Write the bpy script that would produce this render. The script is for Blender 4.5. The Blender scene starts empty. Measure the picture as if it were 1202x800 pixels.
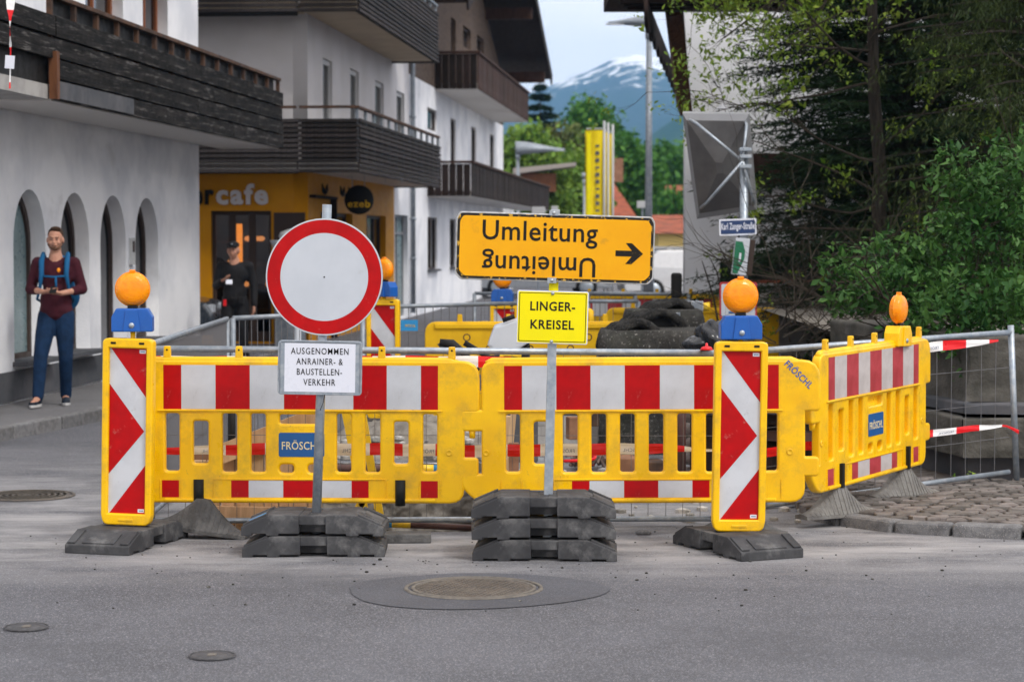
import bpy, bmesh, math, random
import numpy as np
from mathutils import Vector, Matrix, noise as mnoise
R = math.radians
random.seed(7); rng = np.random.default_rng(11)
S = bpy.context.scene
C = S.collection

# ---------------------------------------------------------------- camera
CAMH = 1.78; FPX = 2550.0; PITCH = math.atan(120/2550)
cam = bpy.data.cameras.new('camera'); camo = bpy.data.objects.new('camera', cam); C.objects.link(camo)
camo.location = (0, 0, CAMH); camo.rotation_euler = (R(90)-PITCH, 0, 0)
cam.sensor_width = 36; cam.lens = 36*FPX/1202; cam.clip_start = .1; cam.clip_end = 20000
cam.dof.use_dof = True; cam.dof.focus_distance = 12.5; cam.dof.aperture_fstop = 3.8
S.camera = camo
# ---------------------------------------------------------------- world, sun
SUN_EL, SUN_AZ = 50, 138      # degrees; azimuth clockwise from +Y
w = bpy.data.worlds.new('World'); S.world = w; w.use_nodes = True
nt = w.node_tree; nt.nodes.clear()
out = nt.nodes.new('ShaderNodeOutputWorld'); bg = nt.nodes.new('ShaderNodeBackground')
sky = nt.nodes.new('ShaderNodeTexSky'); sky.sky_type = 'NISHITA'; sky.sun_disc = False
sky.sun_elevation = R(SUN_EL); sky.sun_rotation = R(SUN_AZ); sky.altitude = 600; sky.dust_density = 2.0
tc = nt.nodes.new('ShaderNodeTexCoord'); mp = nt.nodes.new('ShaderNodeMapping'); mp.inputs['Scale'].default_value = (1, 1, 3.2)
nz = nt.nodes.new('ShaderNodeTexNoise'); nz.inputs['Scale'].default_value = 5.5; nz.inputs['Detail'].default_value = 6; nz.inputs['Roughness'].default_value = .55
cr = nt.nodes.new('ShaderNodeValToRGB'); cr.color_ramp.elements[0].position = .36; cr.color_ramp.elements[1].position = .56
cr.color_ramp.elements[0].color = (.90, .90, .90, 1); cr.color_ramp.elements[1].color = (1, 1, 1, 1)
mx = nt.nodes.new('ShaderNodeMix'); mx.data_type = 'RGBA'; mx.inputs[7].default_value = (14.2, 13.3, 12.8, 1)
nt.links.new(tc.outputs['Generated'], mp.inputs[0]); nt.links.new(mp.outputs[0], nz.inputs[0]); nt.links.new(nz.outputs[0], cr.inputs[0])
nt.links.new(cr.outputs[0], mx.inputs[0]); nt.links.new(sky.outputs[0], mx.inputs[6]); nt.links.new(mx.outputs[2], bg.inputs[0])
bg.inputs[1].default_value = .086; nt.links.new(bg.outputs[0], out.inputs[0])
sl = bpy.data.lights.new('sun', 'SUN'); sl.energy = 1.5; sl.angle = R(12); sl.color = (1, .96, .9)
so = bpy.data.objects.new('sun', sl); C.objects.link(so)
_az = R(SUN_AZ); _sd = Vector((math.sin(_az)*math.cos(R(SUN_EL)), math.cos(_az)*math.cos(R(SUN_EL)), math.sin(R(SUN_EL))))
so.rotation_euler = _sd.to_track_quat('Z', 'Y').to_euler(); so.location = _sd*30
S.view_settings.view_transform = 'Standard'; S.view_settings.look = 'None'; S.view_settings.exposure = 0.45; S.view_settings.gamma = 1

# ---------------------------------------------------------------- helpers
def P(px, py, Y):
    u = (px-601)/FPX; v = (400-py)/FPX; c, s = math.cos(PITCH), math.sin(PITCH)
    t = Y/(c+v*s)
    return Vector((u*t, Y, CAMH+t*(-s+v*c)))
def G(px, py, z=0.0):
    u = (px-601)/FPX; v = (400-py)/FPX; c, s = math.cos(PITCH), math.sin(PITCH)
    t = (z-CAMH)/(-s+v*c)
    return Vector((u*t, t*(c+v*s), z))

def N(nt, t, **kw):
    n = nt.nodes.new(t)
    for k, v in kw.items():
        if k in n.inputs: n.inputs[k].default_value = v
        else: setattr(n, k, v)
    return n
def c4(c): return (c[0], c[1], c[2], 1)
def ramp(nt, src, a, b, lo=0, hi=1):
    r = N(nt, 'ShaderNodeMapRange'); r.inputs['From Min'].default_value = a; r.inputs['From Max'].default_value = b
    r.inputs['To Min'].default_value = lo; r.inputs['To Max'].default_value = hi
    nt.links.new(src, r.inputs[0]); return r.outputs[0]
def mixc(nt, f, a, b):
    m = N(nt, 'ShaderNodeMix'); m.data_type = 'RGBA'
    for sock, v in ((m.inputs[0], f), (m.inputs[6], a), (m.inputs[7], b)):
        if isinstance(v, (int, float)): sock.default_value = v
        elif isinstance(v, tuple): sock.default_value = c4(v)
        else: nt.links.new(v, sock)
    return m.outputs[2]
def mat(name, col, rough=.6, metal=0., col2=None, ns=6., lo=.42, hi=.62, bump=0., bs=60., grime=None, gs=2.2, glo=.52, ghi=.75,
        island=0., coat=0., spec=None, stretch=None, emis=None, es=0., fine=None, rnd=0., sss=0.):
    m = bpy.data.materials.new(name); m.use_nodes = True; nt = m.node_tree
    b = nt.nodes['Principled BSDF']; b.inputs['Roughness'].default_value = rough; b.inputs['Metallic'].default_value = metal
    if coat: b.inputs['Coat Weight'].default_value = coat
    if spec is None: spec = .5 if (rough < .45 and metal == 0) else (.18 if metal == 0 else .5)
    if spec is not None: b.inputs['Specular IOR Level'].default_value = spec
    if sss: b.inputs['Subsurface Weight'].default_value = sss; b.inputs['Subsurface Radius'].default_value = (.05, .02, .01)
    tc = N(nt, 'ShaderNodeTexCoord'); vec = tc.outputs['Object']
    if stretch:
        mp = N(nt, 'ShaderNodeMapping'); mp.inputs['Scale'].default_value = stretch; nt.links.new(vec, mp.inputs[0]); svec = mp.outputs[0]
    else: svec = vec
    def noise(sc, d=5, v=None, r=.6):
        n = N(nt, 'ShaderNodeTexNoise'); n.inputs['Scale'].default_value = sc; n.inputs['Detail'].default_value = d; n.inputs['Roughness'].default_value = r
        nt.links.new(v or vec, n.inputs[0]); return n.outputs[0]
    cur = tuple(col)
    if col2: cur = mixc(nt, ramp(nt, noise(ns, v=svec), lo, hi), tuple(col), tuple(col2))
    if fine: cur = mixc(nt, ramp(nt, noise(fine[0], 4, v=svec), fine[1], fine[2]), cur, tuple(fine[3]))
    if grime: cur = mixc(nt, ramp(nt, noise(gs, 8, r=.7), glo, ghi, 0, .9), cur, tuple(grime))
    if island or rnd:
        if island: gi = N(nt, 'ShaderNodeNewGeometry').outputs['Random Per Island']; amt = island
        else: gi = N(nt, 'ShaderNodeObjectInfo').outputs['Random']; amt = rnd
        h = N(nt, 'ShaderNodeHueSaturation'); nt.links.new(ramp(nt, gi, 0, 1, 1-amt, 1+amt), h.inputs['Value'])
        nt.links.new(ramp(nt, gi, 0, 1, .5+amt*.04, .5-amt*.04), h.inputs['Hue'])
        if isinstance(cur, tuple): h.inputs['Color'].default_value = c4(cur)
        else: nt.links.new(cur, h.inputs['Color'])
        cur = h.outputs[0]
    if isinstance(cur, tuple): b.inputs['Base Color'].default_value = c4(cur)
    else: nt.links.new(cur, b.inputs['Base Color'])
    if bump:
        bp = N(nt, 'ShaderNodeBump'); bp.inputs['Strength'].default_value = min(1, bump); bp.inputs['Distance'].default_value = .01*max(1, bump)
        nt.links.new(noise(bs, 6, v=svec), bp.inputs['Height']); nt.links.new(bp.outputs[0], b.inputs['Normal'])
    rr = ramp(nt, noise(9., 5), .3, .7, max(0, rough-.1), min(1, rough+.12)); nt.links.new(rr, b.inputs['Roughness'])
    if emis: b.inputs['Emission Color'].default_value = c4(emis); b.inputs['Emission Strength'].default_value = es
    return m

def tag(o, label=None, cat=None, group=None, kind=None):
    if label: o['label'] = label
    if cat: o['category'] = cat
    if group: o['group'] = group
    if kind: o['kind'] = kind
    return o
def thing(name, label, cat, loc=(0, 0, 0), rz=0., group=None, rot=None):
    o = bpy.data.objects.new(name, None); C.objects.link(o); o.location = loc; o.rotation_euler = rot or (0, 0, rz); o.empty_display_size = .1
    return tag(o, label, cat, group)
def link(name, me, parent=None, loc=None, rot=None):
    o = bpy.data.objects.new(name, me); C.objects.link(o)
    if parent: o.parent = parent
    if loc is not None: o.location = loc
    if rot is not None: o.rotation_euler = rot
    return o
def copy_tree(o, parent=None):
    c = o.copy(); C.objects.link(c)
    if parent: c.parent = parent
    for ch in list(o.children): copy_tree(ch, c)
    return c
def dup(root, loc, rz, label, group=None, rot=None):
    r = copy_tree(root); r.location = loc; r.rotation_euler = rot or (0, 0, rz); r['label'] = label
    if group: r['group'] = group
    return r

class MB:
    def __init__(s): s.v = []; s.f = []; s.m = []; s.mi = 0; s.sm = []; s.smooth = False
    def mat(s, i): s.mi = i; return s
    def add(s, vs, fs, M=None):
        n = len(s.v)
        for v in vs: s.v.append(tuple(M @ Vector(v)) if M is not None else tuple(v))
        for f in fs: s.f.append([i+n for i in f]); s.m.append(s.mi); s.sm.append(s.smooth)
        return s
    def box(s, c, d, M=None, taper=None):
        x, y, z = d[0]/2, d[1]/2, d[2]/2; tx, ty = taper or (1, 1)
        vs = [(c[0]+a*x*(tx if e > 0 else 1), c[1]+b*y*(ty if e > 0 else 1), c[2]+e*z) for e in (-1, 1) for a, b in ((-1, -1), (1, -1), (1, 1), (-1, 1))]
        return s.add(vs, [(3, 2, 1, 0), (4, 5, 6, 7), (0, 1, 5, 4), (1, 2, 6, 5), (2, 3, 7, 6), (3, 0, 4, 7)], M)
    def bar(s, p0, p1, w, h, up=(0, 0, 1)):
        p0 = Vector(p0); p1 = Vector(p1); d = (p1-p0); L = d.length; d.normalize(); u = Vector(up); sd = d.cross(u)
        if sd.length < 1e-4: sd = d.cross(Vector((0, 1, 0)))
        sd.normalize(); u = sd.cross(d)
        M = Matrix((( d.x, sd.x, u.x, (p0.x+p1.x)/2), (d.y, sd.y, u.y, (p0.y+p1.y)/2), (d.z, sd.z, u.z, (p0.z+p1.z)/2), (0, 0, 0, 1)))
        return s.box((0, 0, 0), (L, w, h), M)
    def tube(s, pts, r, n=8, cap=True):
        pts = [Vector(p) for p in pts]; rs = r if isinstance(r, (list, tuple)) else [r]*len(pts)
        vs = []; up = None
        for i, p in enumerate(pts):
            d = (pts[min(i+1, len(pts)-1)]-pts[max(i-1, 0)]).normalized()
            if up is None: up = d.orthogonal().normalized()
            up = (up-d*up.dot(d))
            up = up.normalized() if up.length > 1e-5 else d.orthogonal().normalized()
            q = d.cross(up)
            for k in range(n):
                a = 2*math.pi*k/n; vs.append(p+(up*math.cos(a)+q*math.sin(a))*rs[i])
        fs = [(i*n+k, i*n+(k+1) % n, (i+1)*n+(k+1) % n, (i+1)*n+k) for i in range(len(pts)-1) for k in range(n)]
        if cap: fs += [tuple(range(n-1, -1, -1)), tuple((len(pts)-1)*n+k for k in range(n))]
        o = s.smooth; s.smooth = n > 6; s.add(vs, fs); s.smooth = o; return s
    def prism(s, poly, t, M=None):      # poly in local xz, extruded along y (front at -t/2)
        n = len(poly); vs = [(p[0], -t/2, p[1]) for p in poly]+[(p[0], t/2, p[1]) for p in poly]
        fs = [tuple(range(n)), tuple(range(2*n-1, n-1, -1))]+[(i, i+n, (i+1) % n+n, (i+1) % n) for i in range(n)]
        return s.add(vs, fs, M)
    def lathe(s, prof, n=24, M=None):   # prof (r,z) about z
        vs = []; k = len(prof)
        for j in range(n):
            a = 2*math.pi*j/n
            for r, z in prof: vs.append((r*math.cos(a), r*math.sin(a), z))
        fs = [(j*k+i, ((j+1) % n)*k+i, ((j+1) % n)*k+i+1, j*k+i+1) for j in range(n) for i in range(k-1)]
        o = s.smooth; s.smooth = True; s.add(vs, fs, M); s.smooth = o; return s
    def ell(s, c, r, n=16, M=None):
        k = n//2; vs = [(c[0], c[1], c[2]+r[2])]
        for i in range(1, k):
            th = math.pi*i/k
            for j in range(n):
                a = 2*math.pi*j/n; vs.append((c[0]+r[0]*math.sin(th)*math.cos(a), c[1]+r[1]*math.sin(th)*math.sin(a), c[2]+r[2]*math.cos(th)))
        vs.append((c[0], c[1], c[2]-r[2])); L = len(vs)-1
        fs = [(0, 1+j, 1+(j+1) % n) for j in range(n)]
        fs += [(1+i*n+j, 1+(i+1)*n+j, 1+(i+1)*n+(j+1) % n, 1+i*n+(j+1) % n) for i in range(k-2) for j in range(n)]
        fs += [(L, 1+(k-2)*n+(j+1) % n, 1+(k-2)*n+j) for j in range(n)]
        o = s.smooth; s.smooth = True; s.add(vs, fs, M); s.smooth = o; return s
    def cap(s, p0, r0, p1, r1):
        p0 = Vector(p0); p1 = Vector(p1); s.ell(p0, (r0,)*3, 12); s.ell(p1, (r1,)*3, 12); return s.tube([p0, p1], [r0, r1], 12)
    def build(s, name, mats, parent=None, loc=None, rot=None, bevel=0., seg=2, ang=35):
        me = bpy.data.meshes.new(name); me.from_pydata(s.v, [], s.f)
        for m in (mats if isinstance(mats, (list, tuple)) else [mats]): me.materials.append(m)
        me.polygons.foreach_set('material_index', s.m); me.polygons.foreach_set('use_smooth', s.sm); me.update()
        bm = bmesh.new(); bm.from_mesh(me); bmesh.ops.recalc_face_normals(bm, faces=bm.faces)
        if bevel:
            es = [e for e in bm.edges if len(e.link_faces) == 2 and e.calc_face_angle(0) > R(ang)]
            bmesh.ops.bevel(bm, geom=es, offset=bevel, segments=seg, affect='EDGES', profile=.6, clamp_overlap=True)
        bm.to_mesh(me); bm.free()
        return link(name, me, parent, loc, rot)

def quads(name, V, F, m, parent=None, smooth=False):
    me = bpy.data.meshes.new(name); k = F.shape[1]
    me.vertices.add(len(V)); me.vertices.foreach_set('co', np.asarray(V, np.float32).ravel())
    me.loops.add(F.size); me.loops.foreach_set('vertex_index', F.astype(np.int32).ravel())
    me.polygons.add(len(F)); me.polygons.foreach_set('loop_start', np.arange(0, F.size, k, dtype=np.int32)); me.polygons.foreach_set('loop_total', np.full(len(F), k, np.int32))
    me.materials.append(m); me.update(calc_edges=True)
    if smooth: me.polygons.foreach_set('use_smooth', [True]*len(F))
    return link(name, me, parent)

def _rr(x0, y0, x1, y1, r, n=5):       # rounded rectangle
    r = min(r, (x1-x0)/2-1e-4, (y1-y0)/2-1e-4); pts = []
    for cx, cy, a0 in ((x1-r, y1-r, 0), (x0+r, y1-r, 90), (x0+r, y0+r, 180), (x1-r, y0+r, 270)):
        for k in range(n+1): a = R(a0+90*k/n); pts.append((cx+r*math.cos(a), cy+r*math.sin(a)))
    return pts
def roundpoly(pts, n=4):               # pts: (x,y,r)
    o = []; L = len(pts)
    for i, (x, y, r) in enumerate(pts):
        p = Vector((x, y)); a = Vector(pts[i-1][:2])-p; b = Vector(pts[(i+1) % L][:2])-p
        if r <= 0: o.append((x, y)); continue
        r = min(r, a.length*.49, b.length*.49); a = a.normalized()*r; b = b.normalized()*r
        for k in range(n+1):
            t = k/n; q = (p+a)*(1-t)**2+p*2*t*(1-t)+(p+b)*t*t; o.append((q.x, q.y))
    return o
def plate_mesh(name, outer, holes, t, b, m, flat=False):
    cu = bpy.data.curves.new(name, 'CURVE'); cu.dimensions = '2D'; cu.fill_mode = 'BOTH'
    cu.extrude = max(0, t/2-b); cu.bevel_depth = b; cu.bevel_resolution = 2 if b > .004 else 0
    for pl in ([outer] if not isinstance(outer[0][0], (list, tuple)) else outer)+list(holes):
        sp = cu.splines.new('POLY'); sp.points.add(len(pl)-1); sp.use_cyclic_u = True
        for i, p in enumerate(pl): sp.points[i].co = (p[0], p[1], 0, 1)
    ob = bpy.data.objects.new(name, cu); C.objects.link(ob); dg = bpy.context.evaluated_depsgraph_get()
    me = bpy.data.meshes.new_from_object(ob.evaluated_get(dg)); bpy.data.objects.remove(ob); bpy.data.curves.remove(cu)
    if not flat: me.transform(Matrix.Rotation(R(90), 4, 'X'))
    me.materials.clear(); me.materials.append(m); me.name = name; return me
def plate(name, outer, holes, t, b, m, parent=None, loc=None, rot=None):
    return link(name, plate_mesh(name, outer, holes, t, b, m), parent, loc, rot)
def text(s, cx, cz, wd, ht, m, parent, y=0., rot=0., bold=0., flipx=False, name='lettering', t=.0006, gap=.05):
    cu = bpy.data.curves.new(name, 'FONT'); cu.body = s; cu.extrude = t; cu.offset = bold; cu.space_character = 1+max(bold*5, gap); cu.resolution_u = 3
    ob = bpy.data.objects.new(name, cu); C.objects.link(ob); dg = bpy.context.evaluated_depsgraph_get()
    me = bpy.data.meshes.new_from_object(ob.evaluated_get(dg)); bpy.data.objects.remove(ob)
    xs = [v.co.x for v in me.vertices]; ys = [v.co.y for v in me.vertices]
    x0, x1, y0, y1 = min(xs), max(xs), min(ys), max(ys)
    sx = wd/(x1-x0); sy = ht/(y1-y0)
    me.transform(Matrix.Diagonal((sx*(-1 if flipx else 1), sy, 1, 1)) @ Matrix.Translation((-(x0+x1)/2, -(y0+y1)/2, 0)))
    if flipx: me.flip_normals()
    me.transform(Matrix.Rotation(R(90), 4, 'X')); me.materials.clear(); me.materials.append(m); me.name = name
    return link(name, me, parent, (cx, y, cz), (0, rot, 0))
# ---------------------------------------------------------------- materials
M = {}
DUST = (.30, .29, .27)
M['yellow'] = mat('yellow_plastic', (.92, .545, .0), .34, col2=(.84, .47, .001), ns=3, fine=(26, .70, .74, (.55, .33, .03)), grime=(.42, .25, .04), gs=5, glo=.50, ghi=.80, bump=.08, bs=120, spec=.4)
M['yellow_far'] = mat('old_yellow_plastic', (.70, .42, .01), .5, col2=(.6, .35, .01), ns=4)
M['red'] = mat('red_reflective', (.46, .001, .003), .4, col2=(.38, .001, .003), ns=9, grime=(.5, .2, .17), gs=14, glo=.62, ghi=.74, spec=.2)
M['white'] = mat('white_reflective', (.56, .585, .63), .34, col2=(.49, .51, .55), ns=5, grime=(.33, .33, .33), gs=13, glo=.61, ghi=.76, coat=.2)
M['red_faded'] = mat('faded_red_sheet', (.42, .05, .06), .5, col2=(.33, .035, .04), ns=7)
M['white_faded'] = mat('faded_white_sheet', (.50, .46, .45), .5, col2=(.42, .38, .37), ns=7)
M['blue'] = mat('blue_plastic', (.006, .10, .42), .35, col2=(.006, .085, .36), ns=5, grime=(.15, .2, .3), gs=9, glo=.62, ghi=.8)
M['blue_label'] = mat('blue_label', (.006, .085, .27), .4)
M['ring'] = mat('dirty_black_ring', (.010, .010, .010), .9, col2=(.035, .034, .032), ns=9, fine=(70, .6, .7, (.12, .115, .11)), bump=2, bs=28)
M['black'] = mat('black_rubber', (.012, .012, .012), .55, bump=.2, bs=90)
M['letters'] = mat('black_lettering', (.010, .010, .010), .6)
M['letters_worn'] = mat('worn_black_lettering', (.014, .012, .01), .5, fine=(95, .66, .70, (.45, .27, .02)))
M['cream'] = mat('cream_lettering', (.75, .62, .35), .5)
M['galv'] = mat('galvanised_steel', (.30, .35, .41), .42, metal=.55, col2=(.42, .46, .50), ns=22, grime=(.22, .2, .18), gs=9, glo=.6, ghi=.8)
M['galv_dull'] = mat('dull_zinc', (.20, .23, .27), .5, metal=.35, col2=(.28, .31, .34), ns=14)
M['wire'] = mat('steel_wire', (.16, .16, .17), .5, metal=.4)
M['rubber'] = mat('recycled_rubber', (.042, .043, .047), .7, col2=(.075, .076, .08), ns=9, lo=.40, hi=.64, grime=(.21, .21, .21), gs=7, glo=.52, ghi=.80, bump=.25, bs=240, rnd=.12)
M['concrete_foot'] = mat('grey_foot', (.20, .195, .185), .85, col2=(.13, .125, .12), ns=9, grime=(.3, .29, .27), gs=5, bump=.8, bs=60)
M['rubber_foot'] = mat('dark_foot', (.075, .074, .074), .8, col2=(.12, .12, .12), ns=9, grime=(.18, .175, .17), gs=5, bump=.8, bs=60)
M['sign_yellow'] = mat('sign_orange_yellow', (.84, .40, .001), .36, col2=(.80, .36, .001), ns=3, fine=(140, .67, .7, (.35, .2, .03)), grime=(.45, .25, .03), gs=6, glo=.62, ghi=.8, spec=.25)
M['lemon'] = mat('lemon_sign', (.88, .76, .002), .5, col2=(.82, .72, .004), ns=4)
M['sign_edge'] = mat('sign_rim', (.52, .53, .54), .5, metal=.3, col2=(.36, .35, .33), ns=30)
M['chipped'] = mat('chipped_black_border', (.02, .018, .015), .5, col2=(.55, .33, .05), ns=42, lo=.57, hi=.60)
M['sign_white'] = mat('sign_white', (.52, .56, .62), .36, col2=(.48, .52, .58), ns=4, fine=(60, .74, .76, (.1, .1, .12)), grime=(.42, .43, .45), gs=8, glo=.64, ghi=.82, coat=.15)
M['paper'] = mat('laminated_paper', (.68, .71, .80), .3)
M['lens'] = mat('amber_lens', (.95, .31, .0), .25, col2=(.92, .25, .0), ns=22, coat=.15, spec=.35)
M['lens_b'] = M['lens']
def stripes_lens(m):
    nt = m.node_tree; b = nt.nodes['Principled BSDF']; tc = N(nt, 'ShaderNodeTexCoord')
    v = N(nt, 'ShaderNodeTexWave'); v.wave_type = 'RINGS'; v.rings_direction = 'SPHERICAL'; v.inputs['Scale'].default_value = 62
    v2 = N(nt, 'ShaderNodeTexVoronoi'); v2.inputs['Scale'].default_value = 110
    nt.links.new(tc.outputs['Object'], v.inputs[0]); nt.links.new(tc.outputs['Object'], v2.inputs[0])
    a = N(nt, 'ShaderNodeMath'); a.operation = 'ADD'; v3 = N(nt, 'ShaderNodeMath'); v3.operation = 'MULTIPLY'; v3.inputs[1].default_value = .35; nt.links.new(v.outputs[1], v3.inputs[0]); nt.links.new(v3.outputs[0], a.inputs[0]); nt.links.new(v2.outputs[0], a.inputs[1])
    bp = N(nt, 'ShaderNodeBump'); bp.inputs['Strength'].default_value = .3; bp.inputs['Distance'].default_value = .003
    nt.links.new(a.outputs[0], bp.inputs['Height']); nt.links.new(bp.outputs[0], b.inputs['Normal'])
    b.inputs['Transmission Weight'].default_value = 0; b.inputs['Emission Color'].default_value = (.9, .2, 0, 1)
stripes_lens(M['lens'])
M['wood_new'] = mat('fresh_sawn_wood', (.50, .33, .19), .7, col2=(.62, .43, .26), ns=3, stretch=(9, 9, 1), bump=.3, bs=40, rnd=.14)
M['brick'] = mat('brown_block', (.20, .10, .06), .8, col2=(.28, .15, .09), ns=8)
M['soil'] = mat('excavated_soil', (.16, .145, .125), .95, col2=(.30, .28, .25), ns=7, lo=.35, hi=.7, grime=(.08, .07, .06), gs=3, bump=1.5, bs=18)
M['gravelm'] = mat('gravel', (.30, .29, .27), .95, col2=(.45, .44, .42), ns=20, bump=1, bs=30, island=.35)
M['oldconcrete'] = mat('old_mossy_concrete', (.030, .029, .027), .95, col2=(.065, .063, .058), ns=6, fine=(50, .6, .72, (.3, .29, .27)), grime=(.03, .035, .025), gs=2, bump=1.2, bs=35)
M['wallconcrete'] = mat('weathered_retaining_wall', (.135, .128, .115), .95, col2=(.07, .067, .06), ns=2.2, grime=(.035, .038, .03), gs=1.6, glo=.45, ghi=.75, bump=1, bs=30)
M['concrete'] = mat('light_concrete', (.40, .39, .375), .85, col2=(.32, .31, .30), ns=5, grime=(.2, .19, .18), gs=3, bump=.5, bs=40)
M['granite'] = mat('granite_kerb', (.17, .17, .175), .8, col2=(.115, .115, .12), ns=16, fine=(160, .58, .66, (.34, .33, .32)), grime=(.1, .095, .09), gs=4, bump=.6, bs=50, rnd=.15)
M['sett'] = mat('paving_sett', (.165, .15, .14), .75, col2=(.105, .097, .092), ns=10, grime=(.15, .12, .11), gs=3, bump=.6, bs=50, rnd=.42)
M['sett_joint'] = mat('dirty_joint_sand', (.13, .11, .095), .95, col2=(.20, .18, .16), ns=12, bump=1, bs=40)
M['iron'] = mat('cast_iron', (.085, .075, .066), .6, metal=.3, col2=(.14, .115, .095), ns=10, grime=(.24, .22, .19), gs=4, bump=.4, bs=60)
M['iron_groove'] = mat('dusty_rib', (.17, .155, .135), .8, col2=(.12, .11, .10), ns=20)
M['pipe_brown'] = mat('brown_pipe', (.085, .045, .042), .45, col2=(.12, .07, .06), ns=8)
M['pipe_grey'] = mat('dusty_pipe', (.13, .09, .075), .6, col2=(.22, .19, .17), ns=6)
M['yellow_paint'] = mat('yellow_painted_steel', (.78, .50, .01), .4, grime=(.3, .25, .15), gs=6)
M['cyan'] = mat('blue_painted_steel', (.02, .25, .55), .4)
M['tape_red'] = mat('red_tape', (.75, .006, .012), .35)
M['tape_white'] = mat('white_tape', (.86, .87, .88), .35)
M['tape_text'] = mat('tape_print', (.22, .25, .33), .5)

def mat_asphalt(name, base, light, dusty=True):
    m = bpy.data.materials.new(name); m.use_nodes = True; nt = m.node_tree; b = nt.nodes['Principled BSDF']
    tc = N(nt, 'ShaderNodeTexCoord'); v = tc.outputs['Object']
    def nz(sc, d=5, r=.6, vv=None):
        n = N(nt, 'ShaderNodeTexNoise'); n.inputs['Scale'].default_value = sc; n.inputs['Detail'].default_value = d; n.inputs['Roughness'].default_value = r
        nt.links.new(vv or v, n.inputs[0]); return n.outputs[0]
    cur = mixc(nt, ramp(nt, nz(.9, 8, .7), .38, .62), base, tuple(x*.74 for x in base))
    sp = N(nt, 'ShaderNodeTexVoronoi'); sp.inputs['Scale'].default_value = 170; nt.links.new(v, sp.inputs[0])
    cur = mixc(nt, ramp(nt, sp.outputs['Color'], .62, .95, 0, .85), cur, light)
    cur = mixc(nt, ramp(nt, nz(110, 2), .5, .72, 0, .8), cur, tuple(x*.35 for x in base))
    if dusty:
        sx = N(nt, 'ShaderNodeSeparateXYZ'); nt.links.new(v, sx.inputs[0])
        mpp = N(nt, 'ShaderNodeMapping'); mpp.inputs['Scale'].default_value = (.55, 1.6, 1); nt.links.new(v, mpp.inputs[0])
        a = ramp(nt, sx.outputs[1], 11.0, 12.3); c = ramp(nt, sx.outputs[1], 19, 14.0)
        mu = N(nt, 'ShaderNodeMath'); mu.operation = 'MULTIPLY'; nt.links.new(a, mu.inputs[0]); nt.links.new(c, mu.inputs[1])
        n1 = ramp(nt, nz(1.7, 8, .68, mpp.outputs[0]), .36, .62, .05, .85)
        m2 = N(nt, 'ShaderNodeMath'); m2.operation = 'MULTIPLY'; nt.links.new(mu.outputs[0], m2.inputs[0]); nt.links.new(n1, m2.inputs[1])
        cur = mixc(nt, m2.outputs[0], cur, (.36, .355, .36))
        mp3 = N(nt, 'ShaderNodeMapping'); mp3.inputs['Scale'].default_value = (1.2, 7, 1); nt.links.new(v, mp3.inputs[0])
        st = ramp(nt, nz(2.4, 7, .7, mp3.outputs[0]), .62, .72, 0, .8); m4 = N(nt, 'ShaderNodeMath'); m4.operation = 'MULTIPLY'
        nt.links.new(st, m4.inputs[0]); nt.links.new(ramp(nt, sx.outputs[1], 11.2, 12.0), m4.inputs[1])
        cur = mixc(nt, m4.outputs[0], cur, (.46, .455, .45))
    cur = mixc(nt, ramp(nt, nz(.6, 8, .75), .52, .70, 0, .75), cur, tuple(x*.62 for x in base))
    nt.links.new(cur, b.inputs['Base Color']); b.inputs['Roughness'].default_value = .8; b.inputs['Specular IOR Level'].default_value = .35
    bp = N(nt, 'ShaderNodeBump'); bp.inputs['Strength'].default_value = .9; bp.inputs['Distance'].default_value = .004
    nt.links.new(nz(190, 3), bp.inputs['Height']); nt.links.new(bp.outputs[0], b.inputs['Normal']); return m
M['asphalt'] = mat_asphalt('asphalt', (.106, .109, .124), (.33, .33, .36))
M['patch'] = mat_asphalt('asphalt_patch', (.092, .096, .112), (.17, .17, .19))
M['footway'] = mat_asphalt('footway_asphalt', (.15, .148, .155), (.25, .25, .25), False)
M['earth'] = mat('far_ground', (.09, .10, .06), .95, col2=(.07, .09, .04), ns=.05)

# ---------------------------------------------------------------- ground
PIT = (-1.95, 13.15, -.22, 17.2)
def sheet(name, outer, holes, z, m, parent=None):
    o = link(name, plate_mesh(name, outer, holes, 0, 0, m, flat=True), parent, (0, 0, z)); return o
pitpoly = [(PIT[0], PIT[1]), (PIT[2], PIT[1]), (PIT[2], PIT[3]), (PIT[0], PIT[3])]
tag(sheet('ground', [(-5000, -300), (5000, -300), (5000, 6500), (-5000, 6500)], [[(-59, -29), (59, -29), (59, 119), (-59, 119)]], -.02, M['earth']), kind='structure')
road = tag(sheet('road', [(-60, -30), (60, -30), (60, 120), (-60, 120)], [pitpoly], 0, M['asphalt']), kind='structure')
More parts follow.
